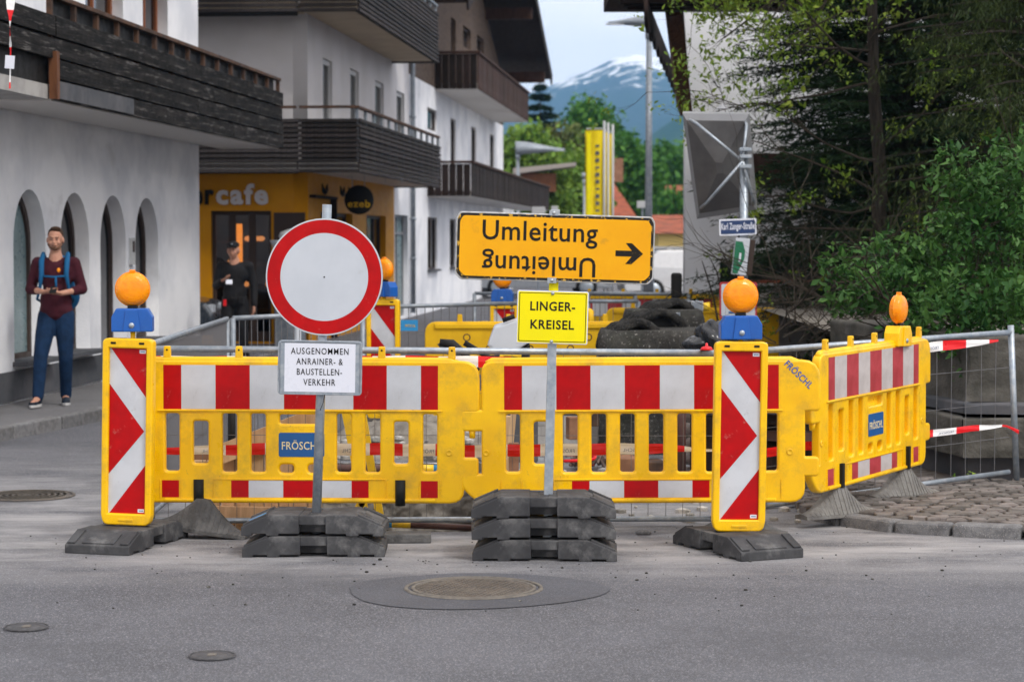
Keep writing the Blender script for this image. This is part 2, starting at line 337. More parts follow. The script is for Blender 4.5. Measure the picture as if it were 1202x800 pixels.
# right footway: kerb line and setts
KL = [(1.86, 13.75), (2.02, 13.42), (2.30, 13.10), (2.62, 12.93), (3.02, 12.78), (3.45, 12.66), (4.2, 12.5), (7, 12.2)]
sw = tag(sheet('footway', [(p[0]+.05, p[1]+.1) for p in KL]+[(7, 30), (2.9, 30), (1.86, 15)], [], .034, M['sett_joint']), kind='structure')
for i in range(len(KL)-1):
    a, b = Vector(KL[i]), Vector(KL[i+1]); n = max(1, round((b-a).length/.48))
    for k in range(n):
        p = a.lerp(b, (k+.012)/n); q = a.lerp(b, (k+1-.012)/n); mb = MB()
        d = (q-p).normalized(); nn = Vector((-d.y, d.x))
        L = (q-p).length; mb.box((0, .08, 0), (L*.97, .16+random.uniform(-.015, .015), .12))
        mb.build('kerb_stone', M['granite'], sw, ((p.x+q.x)/2, (p.y+q.y)/2, -.018+random.uniform(-.008, .008)), (random.uniform(-.03, .03), random.uniform(-.015, .015), math.atan2(d.y, d.x)), bevel=.03, seg=3)
smeshes = []
for k in range(8):
    mb = MB(); n = random.choice((4, 5, 5)); rr = [random.uniform(.86, 1.12) for _ in range(n)]
    if n == 4: pts = [(-.06, -.05), (.06, -.055), (.058, .05), (-.055, .052)]
    else: pts = [(-.062, -.045), (.02, -.06), (.064, -.03), (.05, .052), (-.05, .055)]
    pts = [(x*r, y*r) for (x, y), r in zip(pts, rr)]
    m_ = [(x, y) for x, y in pts]
    vs = [(x, y, -.05) for x, y in m_]+[(x, y, 0) for x, y in m_]+[(x*.90, y*.90, .006) for x, y in m_]
    L = len(m_); fs = [(i, (i+1) % L, (i+1) % L+L, i+L) for i in range(L)]+[(i+L, (i+1) % L+L, (i+1) % L+2*L, i+2*L) for i in range(L)]+[tuple(range(2*L, 3*L))]
    mb.smooth = False; mb.add(vs, fs); o = mb.build('paving_stone', M['sett']); smeshes.append(o.data); bpy.data.objects.remove(o)
def kerb_y(x):
    for (x0, y0), (x1, y1) in zip(KL, KL[1:]):
        if x0 <= x <= x1: return y0+(y1-y0)*(x-x0)/(x1-x0)
    return 99 if x < KL[0][0] else 12.2
cnt = 0; row = 0; extra = []
y = 12.8
while y < 15.4:
    x = 1.95
    while x < 4.4:
        xx = x+random.uniform(-.012, .012)+(row % 2)*.06+.05*math.sin(y*3); yy = y+random.uniform(-.01, .01)+.06*math.sin(xx*3.1)
        if yy > kerb_y(xx)+.22 and not (xx < 2.0 and yy > 14.6):
            extra.append((math.hypot(xx, yy), xx, yy))
        x += .128
    y += .112; row += 1
extra.sort()
inview = [e for e in extra if e[1]/e[2] < .243]; rest = [e for e in extra if e[1]/e[2] >= .243]
for i, (dd, xx, yy) in enumerate(inview[:300]):
    link('paving_stone', random.choice(smeshes), sw, (xx, yy, .040+random.uniform(-.005, .005)), (random.uniform(-.06, .06), random.uniform(-.06, .06), random.uniform(-.3, .3)+random.choice((0, math.pi))))
mb = MB()
for (dd, xx, yy) in inview[300:]+rest:
    me = random.choice(smeshes); Mx = Matrix.Translation((xx, yy, .040+random.uniform(-.005, .005))) @ Matrix.Rotation(random.uniform(-.3, .3), 4, 'Z')
    mb.add([v.co for v in me.vertices], [tuple(p.vertices) for p in me.polygons], Mx)
tag(mb.build('paving_stones', M['sett'], sw), kind='stuff')

# left footway along the white building
def wallx(Y): return -6.736-.55+.0894*Y+.0   # placeholder, street line helper
LF = [(-9, 8), (-5.5, 12), (-4.95, 17), (-4.56, 19.3), (-4.33, 20.3), (-4.12, 21.3), (-3.98, 22.8), (-3.85, 26), (-3.6, 31.5), (-6, 31.5), (-9, 31.5)]
lf = tag(sheet('pavement', LF, [], .058, M['footway']), kind='structure')
for i in range(2, 8):
    a, b = Vector(LF[i]), Vector(LF[i+1]); n = max(1, round((b-a).length/.9))
    for k in range(n):
        p = a.lerp(b, (k+.01)/n); q = a.lerp(b, (k+.99)/n); d = (q-p).normalized()
        MB().box((0, -.06, 0), ((q-p).length, .13, .15)).build('kerb_stone', M['granite'], lf, ((p.x+q.x)/2, (p.y+q.y)/2, -.014), (0, 0, math.atan2(d.y, d.x)), bevel=.015)

# ---------------------------------------------------------------- manholes
def disc(r, z, mb, n=64, z0=0): return mb.lathe([(0, z), (r-.004, z), (r, z-.003), (r, z0)], n)
ap = [(0.66*math.cos(a)*(1+.06*math.sin(3*a+1)), .56*math.sin(a)*(1+.05*math.sin(2*a))) for a in [2*math.pi*k/40 for k in range(40)]]
ap = [(x*(1+.012*math.sin(9*k_)), y*(1+.015*math.sin(7*k_))) for k_, (x, y) in enumerate(ap)]
ap = roundpoly([(x, y, .05) for x, y in ap], 2)
pc = G(556, 693)
tag(link('asphalt_patch', plate_mesh('asphalt_patch', ap, [], 0, 0, M['patch'], flat=True), None, (pc.x, pc.y, .004)), kind='structure')
mc = G(556, 691)
t = thing('manhole_cover', 'large round iron manhole cover with dusty ribs set in a dark asphalt patch', 'manhole cover', (mc.x, mc.y, .005), R(-22))
mb = MB(); mb.lathe([(.30, .0), (.30, .006), (.318, .006), (.318, 0)], 64).lathe([(.335, 0), (.335, .007), (.352, .007), (.355, 0)], 64); mb.build('frame_ring', M['iron_groove'], t)
mb = MB(); disc(.315, .003, mb); mb.build('lid', M['iron'], t)
for k in range(-9, 10):
    x = k*.031; L = math.sqrt(max(0, .292**2-x*x))
    if L > .05: MB().box((0, 0, .0045), (.0032, 2*L, .003)).build('rib', M['iron_groove'], t, (x, 0, 0))
mb = MB()
for i in range(-10, 11):
    for j in range(-10, 11):
        xx = i*.028+.0155; yy = j*.028
        if math.hypot(xx, yy) < .28: mb.box((xx, yy, .0035), (.017, .017, .003))
tag(mb.build('stud_pattern', M['iron'], t), kind='stuff')
def cover(px, py, rx, label, kind=0):
    g = G(px, py); t = thing('manhole_cover' if kind else 'valve_cover', label, 'manhole cover' if kind else 'valve cover', (g.x, g.y, .005))
    r = rx*g.y/FPX; mb = MB(); disc(r*.9, .004, mb, 48); mb.build('lid', M['iron'] if kind else M['patch2'], t)
    mb = MB(); mb.lathe([(r*.93, 0), (r*.93, .006), (r*.995, .006), (r, 0)], 48); mb.build('frame_ring', M['iron'] if kind else M['patch2'], t)
    if kind:
        mb = MB()
        for q in range(1, 7):
            n = q*9
            for k in range(n):
                a = 2*math.pi*k/n+q; rr = r*.13*q
                mb.box((0, 0, 0), (.055, .02, .004), Matrix.Translation((rr*math.cos(a), rr*math.sin(a), .005)) @ Matrix.Rotation(a+1.57, 4, 'Z'))
        tag(mb.build('stud_pattern', M['iron_groove'], t), kind='stuff')
    else:
        MB().box((0, 0, .005), (.035, .05, .004)).build('key_slot', M['iron_groove'], t)
M['patch2'] = mat('dark_cast_iron', (.06, .06, .065), .6, col2=(.09, .09, .095), ns=30, bump=.4, bs=80)
cover(33, 582, 55, 'round iron manhole cover in the road at the left edge, below the walking man', 1)
cover(31, 737, 26.5, 'small dark round valve cover in the road, the one nearest the left edge')
cover(249, 770.5, 28, 'small dark round valve cover with a pale key slot, nearest the bottom edge')

# ---------------------------------------------------------------- rubber base plates
def base_plate_mesh(front_slot=True):
    mb = MB(); Lh, Hh, D = .4, .118, .40
    for sx in (-1, 1):
        pr = [(.075, .012), (.19, .012), (.19, 0), (.26, 0), (.26, .012), (.34, .012), (.34, 0), (.4, 0), (.4, .05), (.255, .112), (.235, Hh), (.075, Hh)]
        pr = [(sx*x, z) for x, z in pr]
        mb.prism(pr if sx > 0 else pr[::-1], D)
    return mb
bp0 = base_plate_mesh().build('body', M['rubber'], bevel=.006)
mb = MB()
for yy in (-1, 1): mb.box((0, yy*.165, .088), (.156, .045, .052))
mb.box((0, 0, .06), (.156, .20, .10)); mb.box((-.052, 0, .105), (.05, .30, .018)); mb.box((.052, 0, .105), (.05, .30, .018))
bp1 = mb.build('centre_block', M['rubber'], bevel=.005)
mb = MB()
for sx in (-1, 1):
    Mx = Matrix.Translation((sx*.322, 0, .0845)) @ Matrix.Rotation(sx*.408, 4, 'Y')
    mb.box((0, -.165, .002), (.145, .05, .016), Mx); mb.box((0, .165, .002), (.145, .05, .016), Mx); mb.box((sx*.01, 0, .001), (.115, .20, .012), Mx)
bp2 = mb.build('raised_panel', M['rubber'], bevel=.002, seg=1)
for o in (bp0, bp1, bp2): o.location = (0, 0, -100)
PL = [o.data for o in (bp0, bp1, bp2)]; NM = ('body', 'centre_block', 'raised_panel')
for o in (bp0, bp1, bp2): bpy.data.objects.remove(o)
def base_plate(loc, rz, label, group=None, tilt=0):
    t = thing('rubber_base_plate', label, 'base plate', loc, group=group, rot=(0, tilt, rz))
    for n, me in zip(NM, PL):
        o_ = link(n, me, t)
        if n == 'raised_panel': o_['kind'] = 'stuff'
    return t
HP = .119
c0 = Vector((G(367, 654).x, G(367, 654).y+.21, 0))
base_plate((c0.x, c0.y, 0), R(1.0), 'dusty grey rubber base plate on the road under the round sign, lower one of two', 'base plates holding the signs')
q = base_plate((c0.x+.002, c0.y-.005, HP), R(-1.5), 'grey rubber base plate with a blue sticker, upper one of two under the round sign', 'base plates holding the signs')
MB().box((0, 0, 0), (.1, .14, .002), Matrix.Translation((-.325, -.1, .091)) @ Matrix.Rotation(-.408, 4, 'Y')).build('blue_sticker', M['cyan'], q)
c1 = Vector((G(638.5, 659).x, G(638.5, 659).y+.21, 0))
ps = (.965,)
for k, (dx, dy, rz, lab) in enumerate(((.012, 0, -2.5, 'rubber base plate at the bottom of the stack of three under the detour sign'),
        (-.004, .012, 1.2, 'rubber base plate in the middle of the stack of three under the detour sign'),
        (0, 0, -.6, 'rubber base plate with a worn yellow sticker, topmost of three under the detour sign'))):
    q = base_plate((c1.x+dx, c1.y+dy, k*HP), R(rz), lab, 'base plates holding the signs')
    if k == 2:
        for j in (0, 1): MB().box((0, 0, 0), (.04, .1, .002), Matrix.Translation((.30+j*.052, -.12, .0975-j*.0225)) @ Matrix.Rotation(.408, 4, 'Y')).build('yellow_sticker', M['yellow_paint'], q)
LB = Vector((-2.235, 12.58, 0)); RB = Vector((1.285, 12.36, 0))
base_plate(LB, R(82-8), 'grey rubber base plate under the left striped beacon, end pointing at the viewer', 'base plates of the beacons')
base_plate(RB, R(90+24), 'grey rubber base plate with cast lettering panel under the right striped beacon', 'base plates of the beacons')

# ---------------------------------------------------------------- warning lamp (origin at its foot)
def lamp_parts(root, body_m, face=0., rod=True):
    e = root
    prof = [(-.118, .0), (.118, .0), (.118, .085), (.09, .135), (-.09, .135), (-.118, .085)]
    b = MB().prism(prof, .105).build('battery_box', body_m, e, (0, 0, .03), (0, 0, face), bevel=.008, seg=3)
    MB().prism([(-.05, .002), (.05, .002), (.035, .128), (-.035, .128)], .012).build('face_panel', body_m, b, (0, -.056, 0), bevel=.004)
    mb = MB(); mb.lathe([(0, .006), (.013, .006), (.016, 0)], 16, Matrix.Translation((0, -.063, .038)) @ Matrix.Rotation(R(90), 4, 'X')); mb.build('lock_screw', M['galv'], b)
    MB().tube([(0, 0, -.04), (0, 0, .03)], .014, 10).build('socket', M['yellow'], e)
    MB().box((0, 0, .172), (.055, .045, .02)).build('neck', M['black'], e, rot=(0, 0, face))
    r = .098
    pr = [(0, .048), (.018, .0475), (.035, .046), (.053, .0435), (.07, .039), (.082, .032), (.09, .024), (r-.003, .012), (r, .004), (r, -.004), (r-.003, -.012), (.09, -.026), (.07, -.04), (.035, -.046), (0, -.047)]
    mb = MB(); mb.lathe(pr, 26, Matrix.Rotation(R(90), 4, 'X')); mb.sm = [False]*len(mb.sm)
    ln = mb.build('lens', M['lens'], e, (0, 0, .178+r), (0, 0, face))
    mb = MB(); mb.lathe([(r-.005, .006), (r+.004, .006), (r+.004, -.006), (r-.005, -.006)], 48, Matrix.Rotation(R(90), 4, 'X')); mb.build('lens_rim', M['lens'], ln)
    MB().box((0, 0, r+.006), (.034, .026, .016)).build('lens_cap', M['lens'], ln, bevel=.003)
def warn_lamp(loc, rz, label, body, group, face=0., lean=0.):
    t = thing('warning_lamp', label, 'warning lamp', loc, group=group, rot=(0, lean, rz)); lamp_parts(t, body, face); return t

# ---------------------------------------------------------------- striped beacon
def beacon(loc, rz, label, lean=0., sc=1., mirror=1):
    t = thing('guide_beacon', label, 'beacon', loc, group='striped guide beacons', rot=(0, lean, rz)); W, H = .285, 1.065
    fr = roundpoly([(-W/2+.012, 0, .03), (W/2-.012, 0, .03), (W/2, .05, .01), (W/2, H-.01, .02), (W/2-.02, H, .01), (-W/2+.02, H, .01), (-W/2, H-.01, .02), (-W/2, .05, .01)])
    w2, b0, b1 = .115, .055, 1.02
    inner = _rr(-w2-.006, b0-.006, w2+.006, b1+.006, .008)
    plate('frame', fr, [inner], .07, .009, M['yellow'], t)
    MB().box((0, .004, (b0+b1)/2), (2*w2+.016, .03, b1-b0+.016)).build('back_panel', M['yellow'], t)
    h = b1-b0
    def xy(u, v): return (mirror*(-w2+2*w2*u), b1-h*v)
    yy = -.0125; mb = MB()
    def poly(pts, mi, y=yy):
        mb.mat(mi); n = len(pts); vs = [(x, y, z) for x, z in (xy(*p) for p in pts)]; mb.add(vs, [tuple(range(n))])
    poly([(0, 0), (1, 0), (1, 1), (0, 1)], 1)
    poly([(.03, 0), (1, 0), (1, .306)], 0, yy-.0012); poly([(0, .215), (.93, .5), (0, .765)], 0, yy-.0012); poly([(1, .694), (1, 1), (.03, 1)], 0, yy-.0012)
    sh = mb.build('reflective_sheet', [M['red'], M['white']], t)
    for v in (.022, .978): 
        x, z = xy(.87, v); s_ = MB().box((0, 0, 0), (.038, .001, .02)).build('sticker', M['paper'], t, (x, yy-.0018, z)); text('—', 0, 0, .026, .004, M['blue_label'], s_, y=-.001, name='print')
    MB().box((0, -.035, .022), (.09, .008, .016)).build('handle_lip', M['yellow'], t, bevel=.004)
    for sx in (-1, 1): MB().box((sx*.085, -.03, H-.018), (.03, .016, .012)).build('notch', M['letters'], t)
    return t
M['sticker'] = M['paper']
beacon((LB.x, LB.y-.02, HP+.012), R(-9), 'red and white striped beacon on the left with chevron pointing right', R(1.2))
beacon((RB.x+.005, RB.y-.02, HP+.005), R(3), 'red and white striped beacon on the right in front of the barrier joint', R(.7))
l1 = P(156, 391, LB.y); l2 = P(869, 400, RB.y)
GL = 'amber warning lamps in the front row'
warn_lamp((l1.x, LB.y, l1.z-.02), R(3), 'amber warning lamp on a blue battery box above the left beacon', M['blue'], GL)
warn_lamp((l2.x, RB.y, l2.z-.02), R(3), 'amber warning lamp on a blue battery box above the right beacon', M['blue'], GL)

# ---------------------------------------------------------------- barriers (local x along panel, z up; px of barrier A / 196)
BS = 196.0
def bx(px): return (px-351.5)/BS
def bz(py): return (588-py)/BS
outer = roundpoly([(bx(192), bz(426), .0), (bx(520), bz(426), 0), (bx(559), bz(426), .19), (bx(559), bz(481), .012), (bx(541.5), bz(481), .02), (bx(541.5), bz(539.5), .02), (bx(558), bz(539.5), .012), (bx(558), bz(557.5), .012), (bx(541.5), bz(557.5), .01), (bx(541.5), bz(588), .2),
    (bx(162), bz(588), .12), (bx(144), bz(570), .1), (bx(144), bz(558), .012), (bx(168), bz(558), .01), (bx(168), bz(503), .01), (bx(143), bz(503), .012), (bx(143), bz(483), .012), (bx(168), bz(483), .01), (bx(168), bz(426), .12)][::-1])
def slots(kind):
    h = []
    def s(x0, x1, y0, y1, r=.03): h.append(_rr(bx(x0), bz(y1), bx(x1), bz(y0), r))
    s(191.5, 213, 483, 556); s(224, 247, 492, 547); s(456.5, 479.5, 492, 547) if 0 else s(459, 481, 492, 547); s(493, 514.5, 483, 556)
    s(258, 280.5, 483, 557); s(291.5, 314, 483, 557); s(392, 414, 483, 557); s(425.5, 448, 483, 557)
    if kind == 'label': s(325, 381, 484, 500.5); s(325, 347, 542.5, 558, .035); s(358, 380, 542.5, 558, .035)
    else: s(325, 347.5, 483, 557); s(358.5, 381, 483, 557)
    return h
pm = {k: plate_mesh('panel_'+k, outer, slots(k), .058, .0135, M['yellow']) for k in ('label', 'plain')}
def barrier(loc, rz, label, kind, knobs, redm, whm, ends=True, lean=0., roll=0., closed=False):
    t = thing('traffic_barrier', label, 'barrier', loc, group='yellow barrier panels', rot=(lean, roll, rz))
    link('panel', pm[kind], t); F = -.029
    # top rim, bottom rim, surrounds standing proud of the panel
    MB().tube([(bx(172), 0, bz(427.5)), (bx(178), 0, bz(424)), (bx(528), 0, bz(424)), (bx(536), 0, bz(427.5))], .0235, 12).build('top_rim', M['yellow'], t)
    MB().box((bx(351.5), -.022, bz(587)), (bx(510)-bx(193), .036, .02)).build('bottom_rim', M['yellow'], t, bevel=.008)
    MB().box((bx(351.5), F-.002, bz(482.2)), (bx(518)-bx(186), .016, .009)).build('middle_rim', M['yellow'], t, bevel=.004)
    def band(xs, y0, y1, name):
        for x0, x1, c in xs:
            x0, x1 = bx(x0)+.0004, bx(x1)-.0004; w_ = (x1-x0)/2; h_ = (bz(y0)-bz(y1))/2
            MB().add([(-w_, 0, -h_), (w_, 0, -h_), (w_, 0, h_), (-w_, 0, h_)], [(0, 1, 2, 3)]).build(('red_stripe', 'white_stripe')[c], (redm, whm)[c], t, ((x0+x1)/2, F-.001, bz(y1)+h_))
    band([(192, 213, 0), (213, 253, 1), (253, 293, 0), (293, 333, 1), (333, 374, 0), (374, 414, 1), (414, 453, 0), (453, 493, 1), (493, 513, 0)], 429, 480.5, 'upper_stripes')
    lo = [(271, 291.5, 0), (291.5, 332, 1), (332, 372, 0), (372, 412, 1), (412, 432, 0)]
    if ends: lo = [(190, 210, 0)]+lo+[(493, 513, 0)]
    band(lo, 564, 584, 'lower_stripes')
    for x0, x1 in ((250, 452),):
        mb = MB()
        for xx in (x0, x1): mb.box((bx(xx), F-.002, bz(574)), (.006, .008, .112))
        mb.box((bx((x0+x1)/2), F-.002, bz(562.5)), (bx(x1)-bx(x0), .008, .006)); mb.build('stripe_surround', M['yellow'], t, bevel=.002)
    for x0, x1 in ((188, 212), (491, 516)):
        mb = MB()
        for xx in (x0, x1): mb.box((bx(xx), F-.002, bz(574)), (.005, .007, .112))
        mb.build('stripe_surround', M['yellow'], t, bevel=.002)['kind'] = 'stuff'
    for x in knobs:
        k = MB().box((bx(x), 0, bz(414.5)), (.046, .034, .075), taper=(.86, .9)).build('stacking_lug', M['yellow'], t, bevel=.007)
        MB().lathe([(0, .001), (.006, .001), (.006, 0)], 12, Matrix.Translation((bx(x), -.0165, bz(411.5))) @ Matrix.Rotation(R(90), 4, 'X')).build('lug_hole', M['letters'], k)
    mb = MB()
    for x in (170.5, 526): mb.lathe([(.020, .0), (.018, .006), (.012, .003), (0, .001)], 20, Matrix.Translation((bx(x), F, bz(531))) @ Matrix.Rotation(R(90), 4, 'X'))
    mb.build('dimple', M['yellow'], t)['kind'] = 'stuff'
    MB().tube([(bx(154.5), 0, bz(502)), (bx(154.5), 0, bz(514))], [.022, .017], 12).build('hinge_pin', M['yellow'], t)
    if closed: MB().box((bx(352), .012, bz(520)), (bx(524)-bx(184), .01, .42)).build('back_skin', M['yellow'], t)
    if kind == 'label':
        lb = plate('name_label', _rr(bx(327), bz(536), bx(380), bz(508), .012), [], .004, .001, M['blue_label'] if not closed else M['blue_label'], t, (0, F-.001, 0))
        text('FRÖSCHL', bx(353.5), bz(522), .235, .058, M['cream'], lb, y=-.0028, bold=.006)
    return t
Aloc = Vector(((351.5-601)/FPX*12.95, 12.95, CAMH-(588-280)/FPX*12.95))
A = barrier(Aloc, R(0), 'yellow barrier panel on the left with a blue name label behind the round sign', 'label', (196, 280, 363, 447, 529), M['red'], M['white'], roll=R(.2))
Bx = (752.5-601)/FPX*12.95
B = barrier((Bx, 12.95, Aloc.z), 0, 'yellow barrier panel in the middle with a blue stencilled name on its right corner', 'plain', (), M['red'], M['white'], ends=False, roll=R(-.25))
text('FRÖSCHL', bx(531)+.03, bz(440)-.0, .21, .05, M['blue'], B, y=-.0305, rot=R(44), name='stencilled_name', bold=.014)
for x in (233, 469): MB().tube([(bx(x), -.03, bz(563)), (bx(x), -.03, bz(593))], .031, 14).build('foot_peg', M['black'], A)
for x in (233,): MB().box((bx(x), -.001, bz(574)), (.075, .055, .13)).build('foot_peg', M['black'], B)
# barrier C, seen at an angle
pL = G(950, 618, .0); cL = Vector((1.80, 13.12)); cR = Vector((2.83, 14.80))
cd = (cR-cL).normalized(); ca = math.atan2(cd.y, cd.x); cm = (cL+cR)/2
Cb = barrier((cm.x, cm.y, .252), ca, 'yellow barrier panel turned sideways on the right with faded stripes and dark blue label', 'label', (196, 280, 363, 529), M['red_faded'], M['white_faded'], closed=True, roll=R(-.8)); Cb.scale = (.93, 1, 1)
for x in (233, 469): MB().box((bx(x), -.01, bz(575)), (.04, .08, .15)).build('foot_peg', M['black'], Cb)
lc = Vector((cm.x, cm.y))+cd*bx(447)*.93
warn_lamp((lc.x, lc.y, 1.04), ca, 'amber warning lamp on a yellow battery box, seen edge on, on the sideways barrier', M['yellow'], GL, face=0, lean=R(1.5))

# feet
def flared(loc, rz, label, m, tilt=0., sc=1., group='flared barrier stands'):
    t = None; mb = MB(); n = 16; pts = []
    for i in range(n+1):
        x = -.29+.58*i/n; a = max(0, abs(x)-.035)/.255; z = .03+.165*(1-a)**1.7; pts.append((x, z))
    poly = [(-.29, 0)]+pts+[(.29, 0)]
    # thickness varies: wide at the ground, thin at the top
    vs = []; 
    for x, z in pts: 
        for yy, zz in ((-.10, 0), (-.10, .022), (-.028, z), (.028, z), (.10, .022), (.10, 0)): vs.append((x*sc, yy*sc*(.5+.5*(1-abs(x)/.3)), zz*sc))
    k = 6; fs = [(i*k+j, (i+1)*k+j, (i+1)*k+(j+1) % k, i*k+(j+1) % k) for i in range(n) for j in range(k)]+[tuple(range(k)), tuple(range(n*k+k-1, n*k-1, -1))]
    mb.add(vs, fs); o = mb.build('flared_stand', m, None, loc, (0, tilt, rz))
    rb = MB()
    for i in range(-8, 9):
        x = i*.031; a = max(0, abs(x)-.035)/.255; z = .03+.165*(1-a)**1.7
        for sy in (-1, 1):
            w_ = .5+.5*(1-abs(x)/.3); rb.bar((x*sc, sy*.101*sc*w_, .022*sc), (x*sc, sy*.030*sc*w_, (z-.004)*sc), .006, .006)
    rb.build('ribs', m, o)
    return tag(o, label, 'barrier stand', group)
fp = A.location; 
flared((Aloc.x+bx(233)+.01, 12.90, .035), R(-12), 'dark flared rubber stand under the left barrier, beside the left beacon', M['rubber_foot'], tilt=R(7), sc=1.02)
f2 = P(868, 620, 13.0); flared((Bx+bx(468)+.0, 12.98, 0), R(-8), 'dark flared rubber stand mostly hidden behind the right beacon', M['rubber_foot'])
for x, lb_, dz in ((233, 'grey flared stand at the near end of the sideways barrier', 0.055), (469, 'grey flared stand at the far end of the sideways barrier', .06)):
    pp = Vector((cm.x, cm.y))+cd*bx(x)*.93; flared((pp.x, pp.y, dz-.0), ca-R(22), lb_, M['concrete_foot'], sc=1.04)
o = MB().box((0, 0, .027), (.34, .16, .054)).build('concrete_slab', M['rubber_foot'], None, (G(470, 641).x, 12.72, 0), (0, 0, R(3)), bevel=.008)
tag(o, 'flat dark slab lying on the road just right of the round sign base', 'slab')
o = MB().ell((0, 0, .012), (.05, .035, .02), 10).build('stone', M['granite'], None, (G(755, 627).x, G(755, 627).y, 0)); tag(o, 'single dark pebble on the road below the middle barrier', 'stone')

mb = MB()
for k in range(230):
    x = random.gauss(-.2, 2.0); y = random.uniform(11.3, 13.4) if k % 3 else random.uniform(10.2, 12); r = random.uniform(.003, .007) if k % 12 else random.uniform(.008, .013)
    if not (PIT[0]-.05 < x < PIT[2]+.05 and y > 13.0): mb.ell((x, y, r*.4), (r, r*random.uniform(.6, 1), r*.6), 6)
mb.sm = [False]*len(mb.sm); tag(mb.build('road_grit', M['oldconcrete']), 'scattered grit and small stones on the road around the barriers', 'grit', kind='stuff')

# ---------------------------------------------------------------- road signs
Yc = c0.y-.0
pb = Vector((P(370, 600, Yc).x, Yc, 0.02)); ptop = P(384, 240, Yc); lean = math.atan2(ptop.x-pb.x, ptop.z-pb.z)
t = thing('round_sign', 'round no vehicles sign, white with red border, on a leaning zinc post', 'road sign', pb, rot=(0, lean, 0))
H = (ptop-pb).length; MB().tube([(0, 0, 0), (0, 0, H)], .027, 14).build('post', M['galv'], t)
Yd = Yc-.05; dc = P(379, 325, Yd)-pb; dz = dc.x*math.sin(lean)+dc.z*math.cos(lean)
dd = thing('sign_face', None, None, (0.003, -.05, dz)); dd.parent = t; bpy.data.objects.remove(dd)
RD = .330
mb = MB(); mb.lathe([(0, .0), (RD-.006, 0), (RD, -.003), (RD, -.012), (RD-.006, -.014), (0, -.014)], 96, Matrix.Rotation(R(90), 4, 'X'))
df = mb.build('sign_disc', M['sign_edge'], t, (.002, -.05, dz))
mb = MB(); mb.lathe([(0, .001), (.2475, .001)], 96, Matrix.Rotation(R(90), 4, 'X')); mb.build('white_field', M['sign_white'], df)
mb = MB(); mb.lathe([(.2475, .0012), (.321, .0012)], 96, Matrix.Rotation(R(90), 4, 'X')); mb.build('red_ring', M['red'], df)
mb = MB(); mb.lathe([(.322, .0009), (.3285, .0009)], 96, Matrix.Rotation(R(90), 4, 'X')); mb.build('white_edge', M['sign_white'], df)
MB().lathe([(0, .004), (.004, .003), (.005, 0)], 10, Matrix.Rotation(R(90), 4, 'X')).build('rivet', M['letters'], df)
for zz in (-.2, .2): MB().box((0, -.03, dz+zz), (.12, .03, .04)).build('clamp', M['galv_dull'], t, bevel=.005)
nb = P(375.5, 431.5, Yd)-pb; nz_ = nb.x*math.sin(lean)+nb.z*math.cos(lean); nx = nb.x*math.cos(lean)-nb.z*math.sin(lean)
wob = plate('notice_board', _rr(-.236, -.152, .236, .152, .02), [], .006, .002, M['galv'], t, (nx, -.045, nz_), (0, R(1)-lean, 0))
MB().box((.0, 0, 0), (.40, .002, .274)).build('paper_notice', M['paper'], wob, (0.0, -.0045, 0))
for i, s_ in enumerate(('AUSGENOMMEN', 'ANRAINER- &', 'BAUSTELLEN-', 'VERKEHR')):
    wds = (.325, .262, .255, .18)[i]; text(s_, (0, 0, 0, 0)[i]-.002, .094-i*.0585, wds, .036, M['letters'], wob, y=-.0065, bold=.004, gap=.16)
mb = MB()
for sx in (-1, 1): mb.tube([(sx*.225, -.004, -.14), (sx*.228, -.006, 0), (sx*.226, -.004, .14)], .004, 6)
mb.tube([(-.22, -.004, .145), (0, -.006, .147), (.22, -.004, .143)], .004, 6); mb.build('cable_ties', M['galv_dull'], wob)
MB().tube([(.03, -.01, -.15), (.02, -.014, -.2), (.005, -.012, -.24)], .002, 5).build('loose_wire', M['black'], wob)

Yc = c1.y; pb = Vector((P(642, 580, Yc).x, Yc, 0.02)); ptop = P(652, 246, Yc); lean = math.atan2(ptop.x-pb.x, ptop.z-pb.z)
t = thing('detour_sign', 'orange detour sign with arrow and a small yellow plate below it, on a square post', 'road sign', pb, rot=(0, lean, 0))
H = (ptop-pb).length; MB().box((0, 0, H/2), (.05, .03, H)).build('post', M['galv'], t, bevel=.004)
def onpost(px, py, Y): 
    v = P(px, py, Y)-pb; return (v.x*math.cos(lean)-v.z*math.sin(lean), v.z*math.cos(lean)+v.x*math.sin(lean))
Ys = Yc-.04; k = Ys/FPX; cx_, cz_ = onpost(651.5, 291, Ys); W2, H2 = 232*k/2, 78.5*k/2
ch = .03
oct_ = roundpoly([(-W2+ch, -H2, .012), (W2-ch, -H2, .012), (W2, -H2+ch, .012), (W2, H2-ch, .012), (W2-ch*.6, H2, .012), (-W2+ch*.6, H2, .012), (-W2, H2-ch, .012), (-W2, -H2+ch, .012)])
sp = plate('detour_board', oct_, [], .016, .003, M['sign_edge'], t, (cx_, -.035, cz_), (0, R(1.7)-lean, 0))
def inset(poly, d): 
    return [(x-math.copysign(d, x), y-math.copysign(d, y)) for x, y in poly]
link('black_border', plate_mesh('bb', inset(oct_, .005), [], .001, 0, M['chipped']), sp, (0, -.0095, 0)); link('orange_field', plate_mesh('of', inset(oct_, .019), [], .001, 0, M['sign_yellow']), sp, (0, -.0105, 0))
def sxy(px, py): return ((px-651.5)*k, (291-py)*k)
a = sxy(633.5, 275.5); text('Umleitung', a[0], a[1], 135*k, 30.5*k, M['letters_worn'], sp, y=-.0122, bold=.010)
a = sxy(633, 309); text('Umleitung', a[0], a[1], 133*k, 30*k, M['letters_worn'], sp, y=-.0122, bold=.010, rot=math.pi)
